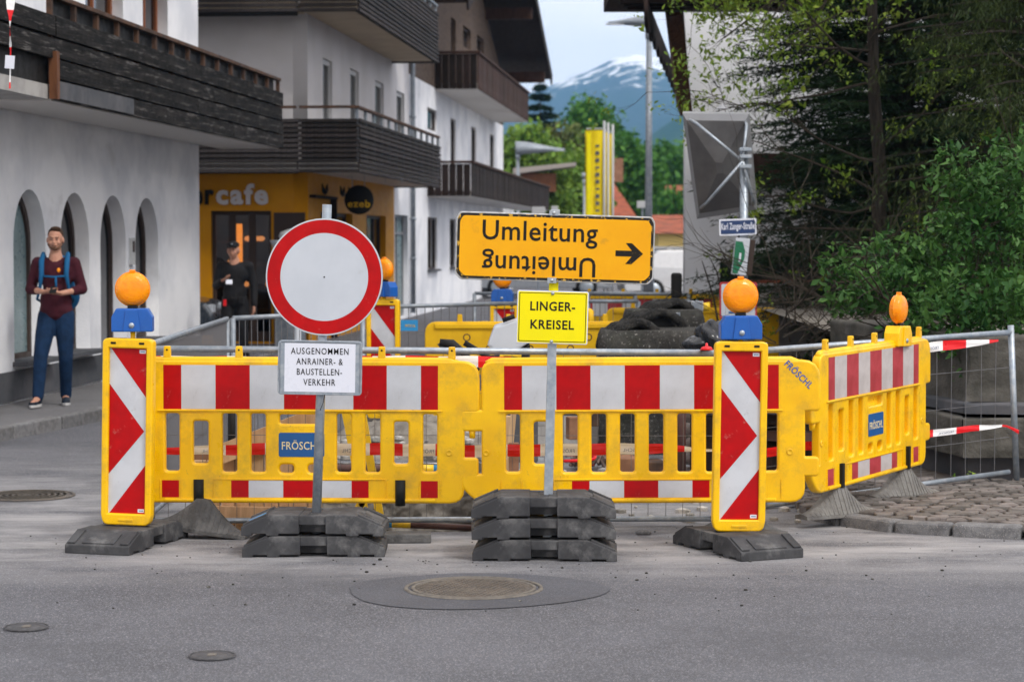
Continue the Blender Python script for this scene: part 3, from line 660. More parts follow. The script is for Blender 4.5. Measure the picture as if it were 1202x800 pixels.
ar = [(-.078, -.016), (.012, -.016), (-.022, -.058), (.012, -.058), (.075, 0), (.012, .058), (-.022, .058), (.012, .016), (-.078, .016)]
a = sxy(739, 295); link('arrow', plate_mesh('arrow', ar, [], .001, 0, M['letters_worn']), sp, (a[0], -.0118, a[1]))
for (px, py) in ((651, 250), (651, 329)):
    a = sxy(px, py); MB().lathe([(0, .012), (.010, .010), (.012, 0)], 12, Matrix.Rotation(R(90), 4, 'X')).build('bolt', M['galv'], sp, (a[0]-.01, -.011, a[1]))
    MB().box((0, -.01, 0), (.05, .016, .03)).build('clamp', M['galv'], sp, (a[0]-.01, 0, a[1]))
cx_, cz_ = onpost(650, 336, Ys); MB().box((cx_, -.017, cz_), (.052, .004, .05)).build('yellow_tape', M['lemon'], t)
cx_, cz_ = onpost(648.5, 372.5, Ys); W3, H3 = 83*k/2, 61.5*k/2
sp = plate('town_plate', _rr(-W3, -H3, W3, H3, .008), [], .008, .002, M['paper'], t, (cx_, -.026, cz_), (0, R(1.6)-lean, 0))
for nm, d, m_, yy in (('yellow_edge', .004, 'lemon', -.0045), ('black_line', .010, 'letters', -.0053), ('yellow_field', .014, 'lemon', -.0061)):
    link(nm, plate_mesh(nm, _rr(-W3+d, -H3+d, W3-d, H3-d, .006), [], .0008, 0, M[m_]), sp, (0, yy, 0))
text('LINGER-', .0, .062, .25, .052, M['letters'], sp, y=-.0072, bold=.02); text('KREISEL', .0, -.04, .243, .052, M['letters'], sp, y=-.0072, bold=.02)
for zz in (H3-.012, -H3+.012): MB().lathe([(0, .010), (.008, .008), (.010, 0)], 12, Matrix.Rotation(R(90), 4, 'X')).build('bolt', M['galv'], sp, (-.002, -.006, zz))

# ---------------------------------------------------------------- mesh fences
def fence(p0, p1, h0, h1, label, posts=(True, True), step=.105, rows=3, wires=True, zb=(.03, .03), post_ext=0.0, r=.0205, drop=.0, base=(0, 0), mm='galv', group='wire mesh fence panels'):
    p0 = Vector(p0); p1 = Vector(p1); d = p1-p0; L = d.length
    t = thing('mesh_fence', label, 'fence', (p0.x, p0.y, 0), math.atan2(d.y, d.x), group=group)
    MB().tube([(0, 0, h0), (L, 0, h1)], r, 10).build('top_rail', M[mm], t); MB().tube([(0, 0, zb[0]+.03), (L, 0, zb[1]+.03)], r*.85, 10).build('bottom_rail', M[mm], t)
    if posts[0]: MB().tube([(0, 0, base[0]), (0, 0, h0+post_ext)], r*1.1, 10).build('post', M[mm], t)
    if posts[1]: MB().tube([(L+drop, 0, base[1]), (L, 0, h1+post_ext)], r*1.1, 10).build('post', M[mm], t)
    n = int(L/step); wb = MB(); cm_ = {}
    for i in range(1, n):
        x = i*L/n; f = i/n; za = zb[0]*(1-f)+zb[1]*f+.03; zt = h0*(1-f)+h1*f; jx = random.uniform(-.004, .004)
        if wires: MB().tube([(jx, 0, za), (random.uniform(-.004, .004), 0, (za+zt)/2), (0, 0, zt)], .0023, 4, cap=False).build('wire', M['wire'], t, (x, 0, 0))
        else: wb.tube([(x, 0, za), (x, 0, zt)], .0035, 4, cap=False)
    for j in range(1, rows+1):
        f = j/(rows+1); q = [((k/12)*L, .004, (zb[0]+(zb[1]-zb[0])*k/12+.03)*(1-f)+(h0+(h1-h0)*k/12)*f) for k in range(13)]
        if wires: MB().tube(q, .0025, 4, cap=False).build('wire', M['wire'], t)
        else: wb.tube(q, .003, 4, cap=False)
    if not wires: tag(wb.build('wire_mesh', M['wire'], t), kind='stuff')
    return t
YF = 13.32
fa = P(176, 409, YF); fb = P(842, 413, YF+.1)
fence((fa.x, YF), (fb.x, YF+.1), fa.z, fb.z-.005, 'long low wire mesh fence standing right behind the yellow barriers', zb=(.015, .015))
q0 = (1.656, 14.27); q1 = (3.504, 15.25)
fence(q0, q1, P(897, 411, 14.27).z, P(1174, 390, 15.25).z, 'wire mesh fence panel on the right ending in a leaning post on the setts', posts=(True, True), zb=(-.012, .11), post_ext=.05, step=.125, rows=3, base=(0, .06), drop=.07)
fence((-2.26, 13.5), (-2.35, 17.9), 1.12, 1.12, 'mesh fence running back along the left side of the trench', wires=False, step=.05, mm='galv_dull')
fence((-2.32, 18.05), (-1.3, 18.9), 1.12, 1.14, 'short mesh fence behind the red bordered round sign', wires=False, step=.06, mm='galv_dull')
fence((-1.25, 21.1), (.08, 22.2), 1.12, 1.12, 'mesh fence behind the yellow barrier in the middle of the site', wires=False, step=.1, rows=3, mm='galv_dull')
fence((-.455, 26.3), (1.5, 26.4), 1.12, 1.1, 'mesh fence at the back of the site with a blue banded post', wires=False, step=.12, rows=3, mm='galv_dull')
fence((.7, 24.3), (1.42, 24.3), 1.08, 1.08, 'short mesh fence in front of the rear fence below the detour sign', wires=False, step=.12, mm='galv_dull')
fence((.9, 25.6), (2.09, 25.7), 1.14, 1.12, 'mesh fence below the right end of the detour sign', wires=False, step=.12, mm='galv_dull')

def tape(pts, hts, label, txt=True, seg=.215, ph=0.):
    pts = [Vector(p) for p in pts]; tot = 0; mb = MB(); L = [0]
    for a, b in zip(pts, pts[1:]): L.append(L[-1]+(b-a).length)
    def at(s):
        s = min(max(s, 0), L[-1]-1e-6)
        i = max(j for j in range(len(L)-1) if L[j] <= s); f = (s-L[i])/(L[i+1]-L[i]); return pts[i].lerp(pts[i+1], f), hts[i]*(1-f)+hts[i+1]*f
    n = int(L[-1]/.04); pv = None; o = pts[0]
    for i in range(n+1):
        s = L[-1]*i/n; p, h = at(s); sag = -.006*math.sin(i*.7)*.4; rowv = [(p.x-o.x, p.y-o.y+.002*math.sin(i*.5+j*1.5), p.z-o.z+sag+h*(j/4-.5)) for j in range(5)]
        if pv:
            mb.mat(0 if int((s+ph)/seg) % 2 == 0 else 1)
            for j in range(4): mb.add([pv[j], rowv[j], rowv[j+1], pv[j+1]], [(0, 1, 2, 3)])
        pv = rowv
    ob = mb.build('warning_tape', [M['tape_red'], M['tape_white']], None, o); tag(ob, label, 'warning tape')
    if txt:
        s0 = -ph
        kk = 0
        while s0+kk*seg < L[-1]:
            if kk % 2 == 1:
                sc_ = s0+(kk+.5)*seg
                if 0.1 < sc_ < L[-1]-.25:
                    p, h = at(sc_); e, _ = at(sc_+.05); dd_ = e-p
                    x_ = text('FRÖSCHL', p.x-o.x, p.z-o.z-.004, seg*.62, h*.36, M['tape_text'], ob, y=p.y-o.y-.011, flipx=True, name='printed_name'); x_.rotation_euler = (0, -math.atan2(dd_.z, dd_.x), math.atan2(dd_.y, dd_.x))
            kk += 1
    return ob
Yt = YF-.05
tp = lambda px, py, Y=Yt: tuple(P(px, py, Y))
tape([tp(188, 529), tp(300, 527), tp(450, 527), tp(560, 529), tp(700, 527), tp(770, 526), tp(812, 527), tp(842, 528)], [.04, .072, .075, .075, .072, .062, .028, .012], 'red and white tape with mirrored print strung low behind the yellow barriers', ph=-.0)
tape([tp(150, 424), tp(300, 425), tp(450, 424), tp(560, 424.5), tp(600, 425)], [.07]*5, 'red and white tape just under the top rail of the long fence', txt=False)
def pf(px, py): 
    u = (px-601)/FPX; d = (q1[0]-q0[0], q1[1]-q0[1]); s_ = (u*q0[1]-q0[0])/(d[0]-u*d[1]); Y = q0[1]+s_*d[1]-.04; return tuple(P(px, py, Y))
tape([pf(1062, 411), pf(1082, 409), pf(1120, 404), pf(1150, 402.5), pf(1172, 399)], [.07, .07, .065, .04, .015], 'red and white tape along the top of the right fence panel', ph=.1)
tape([pf(900, 531), pf(940, 524), pf(1085, 510), pf(1120, 505), pf(1150, 502), pf(1176, 499), tuple(Vector(pf(1182, 500))), tuple(Vector(pf(1196, 507)))], [.06, .06, .05, .045, .04, .015, .012, .03], 'red and white tape across the middle of the right fence panel with a loose tail', ph=.12)
# ---------------------------------------------------------------- buildings
M['plaster'] = mat('white_plaster', (.86, .87, .90), .9, col2=(.66, .68, .73), ns=.7, grime=(.42, .42, .42), gs=1.3, glo=.6, ghi=.85, bump=.4, bs=40)
M['plaster3'] = mat('bright_white_plaster', (.84, .86, .90), .9, col2=(.78, .80, .84), ns=.7, grime=(.45, .45, .45), gs=1.1, glo=.62, ghi=.8, bump=.4, bs=40)
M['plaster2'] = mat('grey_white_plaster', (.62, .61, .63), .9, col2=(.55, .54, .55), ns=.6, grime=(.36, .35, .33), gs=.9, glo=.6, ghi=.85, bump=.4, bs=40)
M['plinth'] = mat('grey_plinth', (.075, .08, .09), .85, col2=(.11, .11, .12), ns=2, bump=.3, bs=40)
M['oldwood'] = mat('weathered_black_plank', (.005, .005, .005), .9, col2=(.030, .027, .026), ns=2.6, stretch=(.6, 6, 8), lo=.42, hi=.70, fine=(4.5, .56, .66, (.115, .108, .104)), bump=1, bs=14, rnd=.35)
M['slat'] = mat('dark_stained_slat', (.016, .012, .012), .7, col2=(.045, .038, .036), ns=3, stretch=(.8, 8, 12), bump=.4, bs=20, rnd=.35)
M['slat_edge'] = mat('grey_weathered_slat', (.055, .048, .048), .8, col2=(.022, .019, .019), ns=3, stretch=(.8, 8, 12), rnd=.3)
M['wood_brown'] = mat('brown_wood', (.15, .062, .028), .6, col2=(.09, .036, .017), ns=3, stretch=(6, 6, 1))
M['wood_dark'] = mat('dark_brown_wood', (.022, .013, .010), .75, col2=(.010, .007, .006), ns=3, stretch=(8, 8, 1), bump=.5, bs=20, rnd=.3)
M['wood_ob'] = mat('brown_boarding', (.055, .028, .020), .75, col2=(.03, .015, .011), ns=3, stretch=(8, 8, 1), bump=.5, bs=20, rnd=.25)
M['shingle'] = mat('grey_brown_shingles', (.13, .095, .075), .85, col2=(.085, .062, .05), ns=3, stretch=(1, 1, 9), bump=1, bs=12)
M['rail_wood'] = mat('pale_rail_wood', (.10, .055, .036), .8, col2=(.05, .034, .028), ns=6)
M['glass'] = mat('dark_window_glass', (.012, .015, .018), .06, spec=.8)
M['frost'] = mat('frosted_glass', (.17, .25, .27), .3, col2=(.11, .17, .18), ns=.8)
M['orange_wall'] = mat('orange_shopfront', (.60, .27, .003), .6, col2=(.54, .23, .003), ns=2)
M['soffit'] = mat('beige_soffit', (.46, .38, .28), .85, col2=(.40, .33, .25), ns=1.4)
M['soffit_w'] = mat('white_soffit', (.62, .60, .58), .85)
M['frame_w'] = mat('pale_window_frame', (.45, .46, .47), .5)
M['frame_d'] = mat('dark_window_frame', (.05, .035, .03), .5)
M['frame_br'] = mat('reddish_window_frame', (.22, .075, .03), .5)
M['tile'] = mat('red_roof_tiles', (.30, .085, .045), .8, col2=(.20, .06, .035), ns=2, grime=(.12, .06, .04), gs=.8, bump=1, bs=6)
M['metal_roof'] = mat('sheet_roof', (.30, .27, .25), .5, metal=.3)
M['grey_door'] = mat('grey_door', (.22, .23, .25), .45)

SD = math.atan2(.996, .0894)      # street direction
def on_wall(Y, off=0.): return Vector((-6.736+.0894*Y+off*.996, Y-off*.089, 0))
def arch(x0, x1, z0, z1, n=14):
    r = (x1-x0)/2; cx = (x0+x1)/2; pts = [(x0, z0), (x1, z0)]
    return pts+[(cx+r*math.cos(math.pi*k/n), z1-r*1.05+r*1.05*math.sin(math.pi*k/n)) for k in range(n+1)]
def wall(parent, x0, x1, z0, z1, holes, m, t=.3, name='wall', y=.15):
    return plate(name, [(x0, z0), (x1, z0), (x1, z1), (x0, z1)], holes, t, 0, m, parent, (0, y, 0))
def window(parent, x0, x1, z0, z1, fm, gm='glass', depth=.14, mull=0, name='window', sill=None, arched=False, fw=.06, transom=None):
    sh = arch(x0, x1, z0, z1) if arched else [(x0, z0), (x1, z0), (x1, z1), (x0, z1)]
    cx = (x0+x1)/2; d = lambda p: (p[0]+(fw if p[0] < cx-1e-3 else (-fw if p[0] > cx+1e-3 else 0)), p[1]+(fw if p[1] < z0+.01 else -fw*(1 if p[1] > z1-.35*(z1-z0) else .0)))
    f = plate('window_frame' if name == 'window' else name, sh, [[d(p) for p in sh]], .06, 0, M[fm], parent, (0, depth+.03, 0))
    link('pane', plate_mesh('pane', [d(p) for p in sh], [], .012, 0, M[gm]), f, (0, .01, 0))
    for k in range(mull): MB().box((x0+(x1-x0)*(k+1)/(mull+1), -.004, (z0+z1)/2), (.05, .05, z1-z0-2*fw+.01)).build('mullion', M[fm], f)
    if transom: MB().box((cx, -.004, transom), (x1-x0-2*fw+.01, .045, .05)).build('transom', M[fm], f)
    if sill: MB().box((cx, -depth-.03+.02, z0-.02), (x1-x0+.12, depth+.2, .05)).build('sill', M[sill], f, bevel=.006)
    return f
lx = lambda Y, Y0: (Y-Y0)/.996

# --- building one (white, arches)
Y1 = 22.4; b1 = thing('white_arched_building', 'white rendered house with four arched openings at the left edge of the street', 'building', on_wall(Y1)+Vector((-.554, 0, 0)), SD)
xa, xb = lx(12.5, Y1), lx(31.26, Y1)
ars = [(22.87, 23.99, .48), (24.53, 25.68, .48), (26.15, 27.3, .09), (27.75, 28.91, .48)]
ho = [arch(lx(a, Y1), lx(b, Y1), z, 2.31) for a, b, z in ars]
wall(b1, xa, xb, 0, 3.2, ho, M['plaster'], .3)
wins = [(24.2, 25.35), (27.2, 28.35)]
def solvepx(px): return 6.736/(.0894-(px-601)/FPX)
sp1 = lambda px: 7.29/(.0894-(px-601)/FPX)
wins = [(sp1(103), sp1(147)), (sp1(170), sp1(199))]
ho = [[(lx(a, Y1), 3.3), (lx(b, Y1), 3.3), (lx(b, Y1), 5.2), (lx(a, Y1), 5.2)] for a, b in wins]
wall(b1, xa, xb, 3.2, 9, ho, M['plaster'], .3, 'upper_wall')
MB().box(((xa+xb)/2, 5, 4.5), (xb-xa-.02, 9.4, 8.98)).build('house_body', M['plaster'], b1)
MB().box(((xa+xb)/2, 4.9, 9.3), (xb-xa+1.4, 11.5, .35)).build('roof', M['wood_dark'], b1)
# plinth pieces between openings
segs = []; cur = xa
for a, b, z in ars:
    if z < .3: segs.append((cur, lx(a, Y1))); cur = lx(b, Y1)
segs.append((cur, xb))
for a, b in segs: MB().box(((a+b)/2, -.012, .235), (b-a, .024, .31)).build('plinth', M['plinth'], b1)
for i, (a, b, z) in enumerate(ars):
    a, b = lx(a, Y1), lx(b, Y1)
    if z < .3:
        f = window(b1, a, b, .1, 2.31, 'frame_d', 'glass', .17, 1, 'arched_door', None, True); MB().tube([(a+.5, -.05, .9), (a+.5, -.05, 1.4)], .012, 8).build('handle', M['galv'], f)
    else:
        f = window(b1, a, b, .48, 2.31, 'frame_d', 'frost' if i == 0 else 'glass', .17, 0 if i == 0 else 1, 'arched_window', 'plinth', True)
        if i == 0:
            for an in (0, 60, 120): pass
            mb = MB()
            for an in range(0, 180, 45): mb.bar((a+.42+.13*math.cos(R(an)), .0, 1.55+.13*math.sin(R(an))), (a+.42-.13*math.cos(R(an)), 0, 1.55-.13*math.sin(R(an))), .012, .018)
            tag(mb.build('window_logo', M['letters'], f), kind='stuff')
iy = lx(27.52, Y1); ic = MB().box((iy, -.02, 1.62), (.16, .04, .34)).build('intercom', M['frame_w'], b1, bevel=.006)
MB().box((iy, -.042, 1.68), (.10, .006, .14)).build('intercom_screen', M['frame_d'], ic)
for a, b in wins:
    a, b = lx(a, Y1), lx(b, Y1); window(b1, a, b, 3.3, 5.2, 'frame_br', 'glass', .14, 1, fw=.09)
# balcony of building one
def balcony(b, x0, x1, out, zs, slab_t, soff, rows, mt, posts=None, rail=None, railz=None, front=True, ft=.03, name='balcony', far=True, vert=False, gap=.012, cap=None):
    sl = MB().box(((x0+x1)/2, -out/2, zs+slab_t/2), (x1-x0-.04, out-.04, slab_t)).build(name, M[soff], b)
    for k, (z0, z1) in enumerate(rows):
        jit = random.uniform(-.01, .01)
        def seg(a, bb, nm='plank'):
            MB().box((0, 0, 0), (bb-a-.006, ft, z1-z0-gap)).build(nm, M[mt], sl, ((a+bb)/2, -out-ft/2+jit, (z0+z1)/2), (random.uniform(-.02, .02), random.uniform(-.0012, .0012), 0), bevel=.003, seg=1)
        if mt == 'oldwood':
            cuts = sorted([x0, x1]+[x0+(x1-x0)*f for f in ((.38, .70), (.52, .84), (.60,), (.47, .78))[k % 4]])
            for a, bb in zip(cuts, cuts[1:]): seg(a, bb)
        else: seg(x0, x1, 'slat')
        if front: MB().box((0, 0, 0), (ft, out, z1-z0-gap)).build('slat' if mt != 'oldwood' else 'plank', M[mt], sl, (x0-ft/2+jit, -out/2, (z0+z1)/2), bevel=.003, seg=1)
        if far: MB().box((0, 0, 0), (ft, out, z1-z0-gap)).build('slat' if mt != 'oldwood' else 'plank', M[mt], sl, (x1+ft/2, -out/2, (z0+z1)/2))
    if mt == 'slat': MB().box((x0+.03, -out/2, (rows[0][0]+rows[-1][1])/2), (.01, out-.06, rows[-1][1]-rows[0][0]-.02)).build('gap_shade', M['black'], sl)  # black sheet added so the slat gaps at this end read as shade
    if mt == 'slat': MB().box(((x0+x1)/2, -out+.035, (rows[0][0]+rows[-1][1])/2), (x1-x0-.1, .01, rows[-1][1]-rows[0][0]-.02)).build('gap_shade', M['black'], sl)  # same added black sheet along the side, painting the gaps dark
    if posts:
        for x in posts: MB().box((x, -out+.03, (zs+slab_t+railz)/2), (.06, .05, railz-zs-slab_t)).build('post', M[rail or 'rail_wood'], sl)
    if railz: 
        MB().box(((x0+x1)/2, -out+.02, railz), (x1-x0, .08, .045)).build('handrail', M[cap or rail or 'rail_wood'], sl, bevel=.006)
        if front: MB().box((x0+.02, -out/2+.03, railz), (.08, out-.06, .045)).build('handrail', M[cap or rail or 'rail_wood'], sl)
    return sl
bx0, bx1 = lx(21.3, Y1), lx(32.6, Y1)
sl = balcony(b1, bx0, bx1, .92, 3.12, .16, 'soffit_w', [(3.12, 3.315), (3.325, 3.52), (3.53, 3.725), (3.735, 3.95)], 'oldwood', [bx0+.03+i*(bx1-bx0-.06)/14 for i in range(15)], 'rail_wood', 4.14, ft=.04, front=False)
# open near end of the balcony: bare slab, loose boards
MB().box((bx0-2.2, -.5, 3.2), (4.3, .8, .14)).build('slab_edge', M['concrete'], sl)
for z in (3.62, 3.84): MB().box((bx0-2.0, -.94, z), (3.98, .04, .19)).build('plank', M['oldwood'], sl)
MB().box((bx0-.06, -.96, 3.36), (.09, .08, .46)).build('corner_post', M['wood_brown'], sl)
MB().box(((bx0+bx1)/2, -.84, 3.69), (bx1-bx0-.3, .02, .87)).build('shade_sheet', M['black'], sl)  # added black sheet, painted shade behind the planks and rail posts
MB().box((bx0-2.0, -.855, 3.58), (4.5, .04, .70)).build('shade_sheet', M['black'], sl)  # added black sheet standing in for the shade in the open end
tag(MB().box((lx(22.2, Y1), 0, 0), (.001, .001, .001)).build('x', M['black']), 'x', 'x'); bpy.data.objects.remove(bpy.data.objects['x'])
o = MB().box((0, 0, 0), (2.75, .012, .17)).build('plank', M['blue_grey'] if 'blue_grey' in M else M['plinth'], sl, (bx0+1.42, -.975, 3.225))
# hanging tape
hp = P(12, 0, 17.6)
tp_ = [tuple(P(13, -30, 17.6)), tuple(P(12, 20, 17.6)), tuple(P(11.5, 34, 17.6)), tuple(P(12.5, 60, 17.6)), tuple(P(11.5, 104, 17.6))]
tape_o = MB(); pv = None
for i in range(25):
    f = i/24*4; j = min(3, int(f)); p = Vector(tp_[j]).lerp(Vector(tp_[j+1]), f-j); h = (.05, .07, .03, .03, .012)[min(4, j+1)]*(.7+.5*random.random()); a_ = i*.5
    rr_ = [(p.x-tp_[0][0]+s_*h*math.cos(a_*.3)*.5, s_*h*.5*math.sin(a_*.3), p.z-tp_[0][2]) for s_ in (-1, 1)]
    if pv: tape_o.mat(0 if (i//3) % 2 == 0 else 1).add([pv[0], pv[1], rr_[1], rr_[0]], [(0, 1, 2, 3)])
    pv = rr_
tag(tape_o.build('warning_tape', [M['tape_red'], M['tape_white']], None, tp_[0]), 'twisted red and white tape hanging from the black balcony at the left edge', 'warning tape')
tag(MB().box((0, 0, 0), (.075, .01, .105)).build('paper_tag', M['paper'], None, P(11.5, 73, 17.58), (0, .08, 0)), 'white paper card hanging in the balcony opening at the top left', 'card')

# --- building two (cafe)
Y2 = 36.8; b2 = thing('cafe_building', 'pale house with an orange cafe ground floor and slatted black balconies', 'building', on_wall(Y2), SD)
XE = lx(49.2, Y2); XO = lx(46.9, Y2)
# side, ground floor
wall(b2, 0, XO, 0, 2.95, [[(1.2, .1), (4.6, .1), (4.6, 2.25), (1.2, 2.25)], [(6.3, .1), (8.9, .1), (8.9, 2.25), (6.3, 2.25)]], M['orange_wall'], .25, 'orange_wall', .125)
window(b2, 1.2, 4.6, .1, 2.25, 'frame_d', 'glass', .12, 2); window(b2, 6.3, 8.9, .1, 2.25, 'frame_d', 'glass', .12, 2)
gd0, gd1 = lx(solvepx(463.5), Y2), lx(solvepx(480), Y2)
wall(b2, XO, XE, 0, 2.95, [[(gd0, .05), (gd1-.2, .05), (gd1-.2, 2.3), (gd0, 2.3)]], M['plaster'], .25, 'wall', .125)
window(b2, gd0, gd1-.2, .05, 2.3, 'grey_door', 'frost', .1, 1, 'door', transom=1.9)
wz = [(solvepx(380), solvepx(391), 4.95), (solvepx(412), solvepx(422), 4.99), (solvepx(441), solvepx(451), 4.99), (solvepx(466), solvepx(475), 4.99)]
ho = [[(lx(a, Y2), 3.1), (lx(b, Y2), 3.1), (lx(b, Y2), z), (lx(a, Y2), z)] for a, b, z in wz]
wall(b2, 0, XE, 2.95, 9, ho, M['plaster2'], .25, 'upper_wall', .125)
for a, b, z in wz: window(b2, lx(a, Y2), lx(b, Y2), 3.1, z, 'frame_w', 'glass', .05, 0, 'balcony_door', fw=.09)
# front (facing the camera): local frame rotated
fr = Matrix.Rotation(R(-90), 4, 'Z')   # local x -> -y direction
def fwall(name, y0, y1, z0, z1, holes, m, t=.25, off=0.):
    # y measured positive away from the street
    me = plate_mesh(name, [(-y1, z0), (-y0, z0), (-y0, z1), (-y1, z1)], [[(-p[0], p[1]) for p in h][::-1] for h in holes], t, 0, m)
    return link(name, me, b2, (t/2+off, 0, 0), (0, 0, R(-90)))
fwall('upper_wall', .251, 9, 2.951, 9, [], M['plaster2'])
ym = lambda px: -(P(px, 300, Y2).x+3.446)      # distance from corner along the front
d0, d1 = ym(318), ym(246)
fwall('orange_wall', .251, 9, 0, 2.95, [[(d0, .03), (d1, .03), (d1, 2.25), (d0, 2.25)]], M['orange_wall'])
# cafe interior
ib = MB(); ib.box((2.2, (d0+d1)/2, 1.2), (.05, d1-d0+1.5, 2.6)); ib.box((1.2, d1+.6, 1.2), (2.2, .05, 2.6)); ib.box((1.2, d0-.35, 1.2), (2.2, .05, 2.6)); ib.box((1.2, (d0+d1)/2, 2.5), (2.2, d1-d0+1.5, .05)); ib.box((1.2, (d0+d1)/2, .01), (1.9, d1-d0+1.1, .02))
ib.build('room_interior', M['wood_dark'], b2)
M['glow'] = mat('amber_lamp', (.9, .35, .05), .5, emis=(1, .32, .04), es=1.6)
M['glow2'] = mat('glowing_goods', (.5, .2, .06), .6, emis=(1, .40, .12), es=1.1)  # emission makes shelf goods glow in place of warm lamplight
zz = lambda py, Y=38.6: P(0, py, Y).z
def inside(px, py, w_, h_, Y, m, nm):
    p = P(px, py, Y); o = tag(MB().box((0, 0, 0), (w_, .1, h_)).build(nm, M[m], None, p, bevel=.02), {'lit_banner': 'tall glowing orange panel inside the cafe doorway behind the capped person'}.get(nm, 'x'), 'lit panel'); return o
bb_ = MB()
for (px, py, w_, h_) in ((282, 300, .3, .12), (292, 322, .22, .2), (284, 330, .2, .1), (296, 350, .25, .2), (302, 372, .2, .15), (262, 322, .3, .35), (256, 345, .2, .3), (300, 310, .15, .2)):
    p = b2.matrix_world
shelf = thing('bakery_display', 'dark bakery shelves with self-glowing warm goods inside the cafe doorway', 'display', (P(285, 400, 38.3).x, 38.3, .02))
MB().box((0, .3, 1.1), (1.5, .06, 2.1)).build('back_board', M['wood_dark'], shelf)
for z in (.5, .9, 1.3, 1.7): MB().box((0, .1, z), (1.4, .35, .03)).build('shelf', M['wood_brown'], shelf)
for k in range(22):
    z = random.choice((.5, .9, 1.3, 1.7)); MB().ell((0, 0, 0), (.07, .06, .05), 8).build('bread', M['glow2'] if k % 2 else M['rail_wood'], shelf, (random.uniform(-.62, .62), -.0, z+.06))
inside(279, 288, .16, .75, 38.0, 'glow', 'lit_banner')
# cafe doors and glazing
mg = bpy.data.materials.new('clear_glass'); mg.use_nodes = True; ntg = mg.node_tree; ntg.nodes.remove(ntg.nodes['Principled BSDF'])
tr = N(ntg, 'ShaderNodeBsdfTransparent'); gl = N(ntg, 'ShaderNodeBsdfGlossy'); gl.inputs['Roughness'].default_value = .04; ms = N(ntg, 'ShaderNodeMixShader'); ms.inputs[0].default_value = .16
tr.inputs[0].default_value = (.7, .68, .66, 1); ntg.links.new(tr.outputs[0], ms.inputs[1]); ntg.links.new(gl.outputs[0], ms.inputs[2]); ntg.links.new(ms.outputs[0], ntg.nodes['Material Output'].inputs[0]); M['clear'] = mg
nd = 3
for k in range(nd):
    a = d0+(d1-d0)*k/nd; b = d0+(d1-d0)*(k+1)/nd
    me = plate_mesh('door_leaf', [(-b, .03), (-a, .03), (-a, 2.25), (-b, 2.25)], [[(-b+.06, .2), (-a-.06, .2), (-a-.06, 2.18), (-b+.06, 2.18)][::-1]], .05, 0, M['frame_d'])
    f = link('door_leaf', me, b2, (.12, 0, 0), (0, 0, R(-90))); link('pane', plate_mesh('pane', [(-b+.06, .2), (-a-.06, .2), (-a-.06, 2.18), (-b+.06, 2.18)], [], .01, 0, M['clear']), f)
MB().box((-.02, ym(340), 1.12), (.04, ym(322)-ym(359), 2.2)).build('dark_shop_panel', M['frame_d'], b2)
# lettering on the fascia
M['letter_white'] = mat('white_sign_letters', (.62, .60, .62), .4)
def ftext(s, px0, px1, py0, py1, m, bold):
    p0 = P(px0, py1, Y2-.2); p1 = P(px1, py0, Y2-.2)
    tx = text(s, 0, 0, p1.x-p0.x, p1.z-p0.z, m, b2, bold=bold, t=.02, name='sign_letters')
    tx.rotation_euler = (0, 0, R(-90)); tx.location = (-.05, -((p0.x+p1.x)/2+3.446), (p0.z+p1.z)/2); return tx
ftext('cafe', 251, 313, 215, 240, M['letter_white'], .035); ftext('er', 222, 248, 222, 240, M['letters'], .03)
mb = MB()
for x_, w_ in ((1.3, .55), (3.2, .45), (4.1, .3)):
    mb.tube([(x_, -.01, 2.64), (x_+w_*.5, -.01, 2.60), (x_+w_, -.01, 2.66)], [.04, .05, .015], 8); mb.tube([(x_+w_*.7, -.01, 2.62), (x_+w_*.9, -.01, 2.74)], [.04, .01], 8); mb.tube([(x_+.1, -.01, 2.62), (x_, -.01, 2.74)], [.04, .01], 8)
tag(mb.build('dark_motif', M['letters'], b2), kind='stuff')
# balconies of building two
rows = [(2.86+i*.0825, 2.86+(i+1)*.0825) for i in range(11)]
bE = lx(46.9, Y2)
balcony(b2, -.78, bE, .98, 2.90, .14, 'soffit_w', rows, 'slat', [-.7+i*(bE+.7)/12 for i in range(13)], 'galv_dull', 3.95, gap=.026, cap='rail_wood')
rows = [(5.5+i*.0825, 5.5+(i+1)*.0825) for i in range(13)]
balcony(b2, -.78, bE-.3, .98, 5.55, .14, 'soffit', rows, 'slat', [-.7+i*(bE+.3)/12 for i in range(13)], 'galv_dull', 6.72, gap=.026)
# front returns: long slatted fronts facing the viewer
for zs, n, z0 in ((2.90, 11, 2.86), (5.55, 13, 5.5)):
    s2 = MB().box((-.40, 4.6, zs+.07), (.76, 9.1, .14)).build('balcony', M['soffit_w' if zs < 4 else 'soffit'], b2)
    for k in range(n): MB().box((0, 0, 0), (.03, 9.13, .0565)).build('slat', M['slat_edge'] if k % 1 == 0 else M['slat'], s2, (-.80, 4.568, z0+(k+.5)*.0825), (0, R(8), 0))
    for k in range(9): MB().box((-.70, .4+k*1.05, z0+.5), (.04, .05, 1.0)).build('post', M['galv_dull'], s2)
    MB().box((-.76, 4.57, z0+.30), (.01, 9.1, .95 if zs > 4 else .85)).build('gap_shade', M['black'], s2, (0, 0, .12))  # added black sheet, shade painted in behind the front slats
    MB().box((-.76, 4.6, 3.95 if zs < 4 else 6.72), (.08, 9.1, .045)).build('handrail', M['rail_wood'], s2)
MB().box((4, 4.8, 9.2), (17, 12, .3)).build('roof', M['wood_dark'], b2)
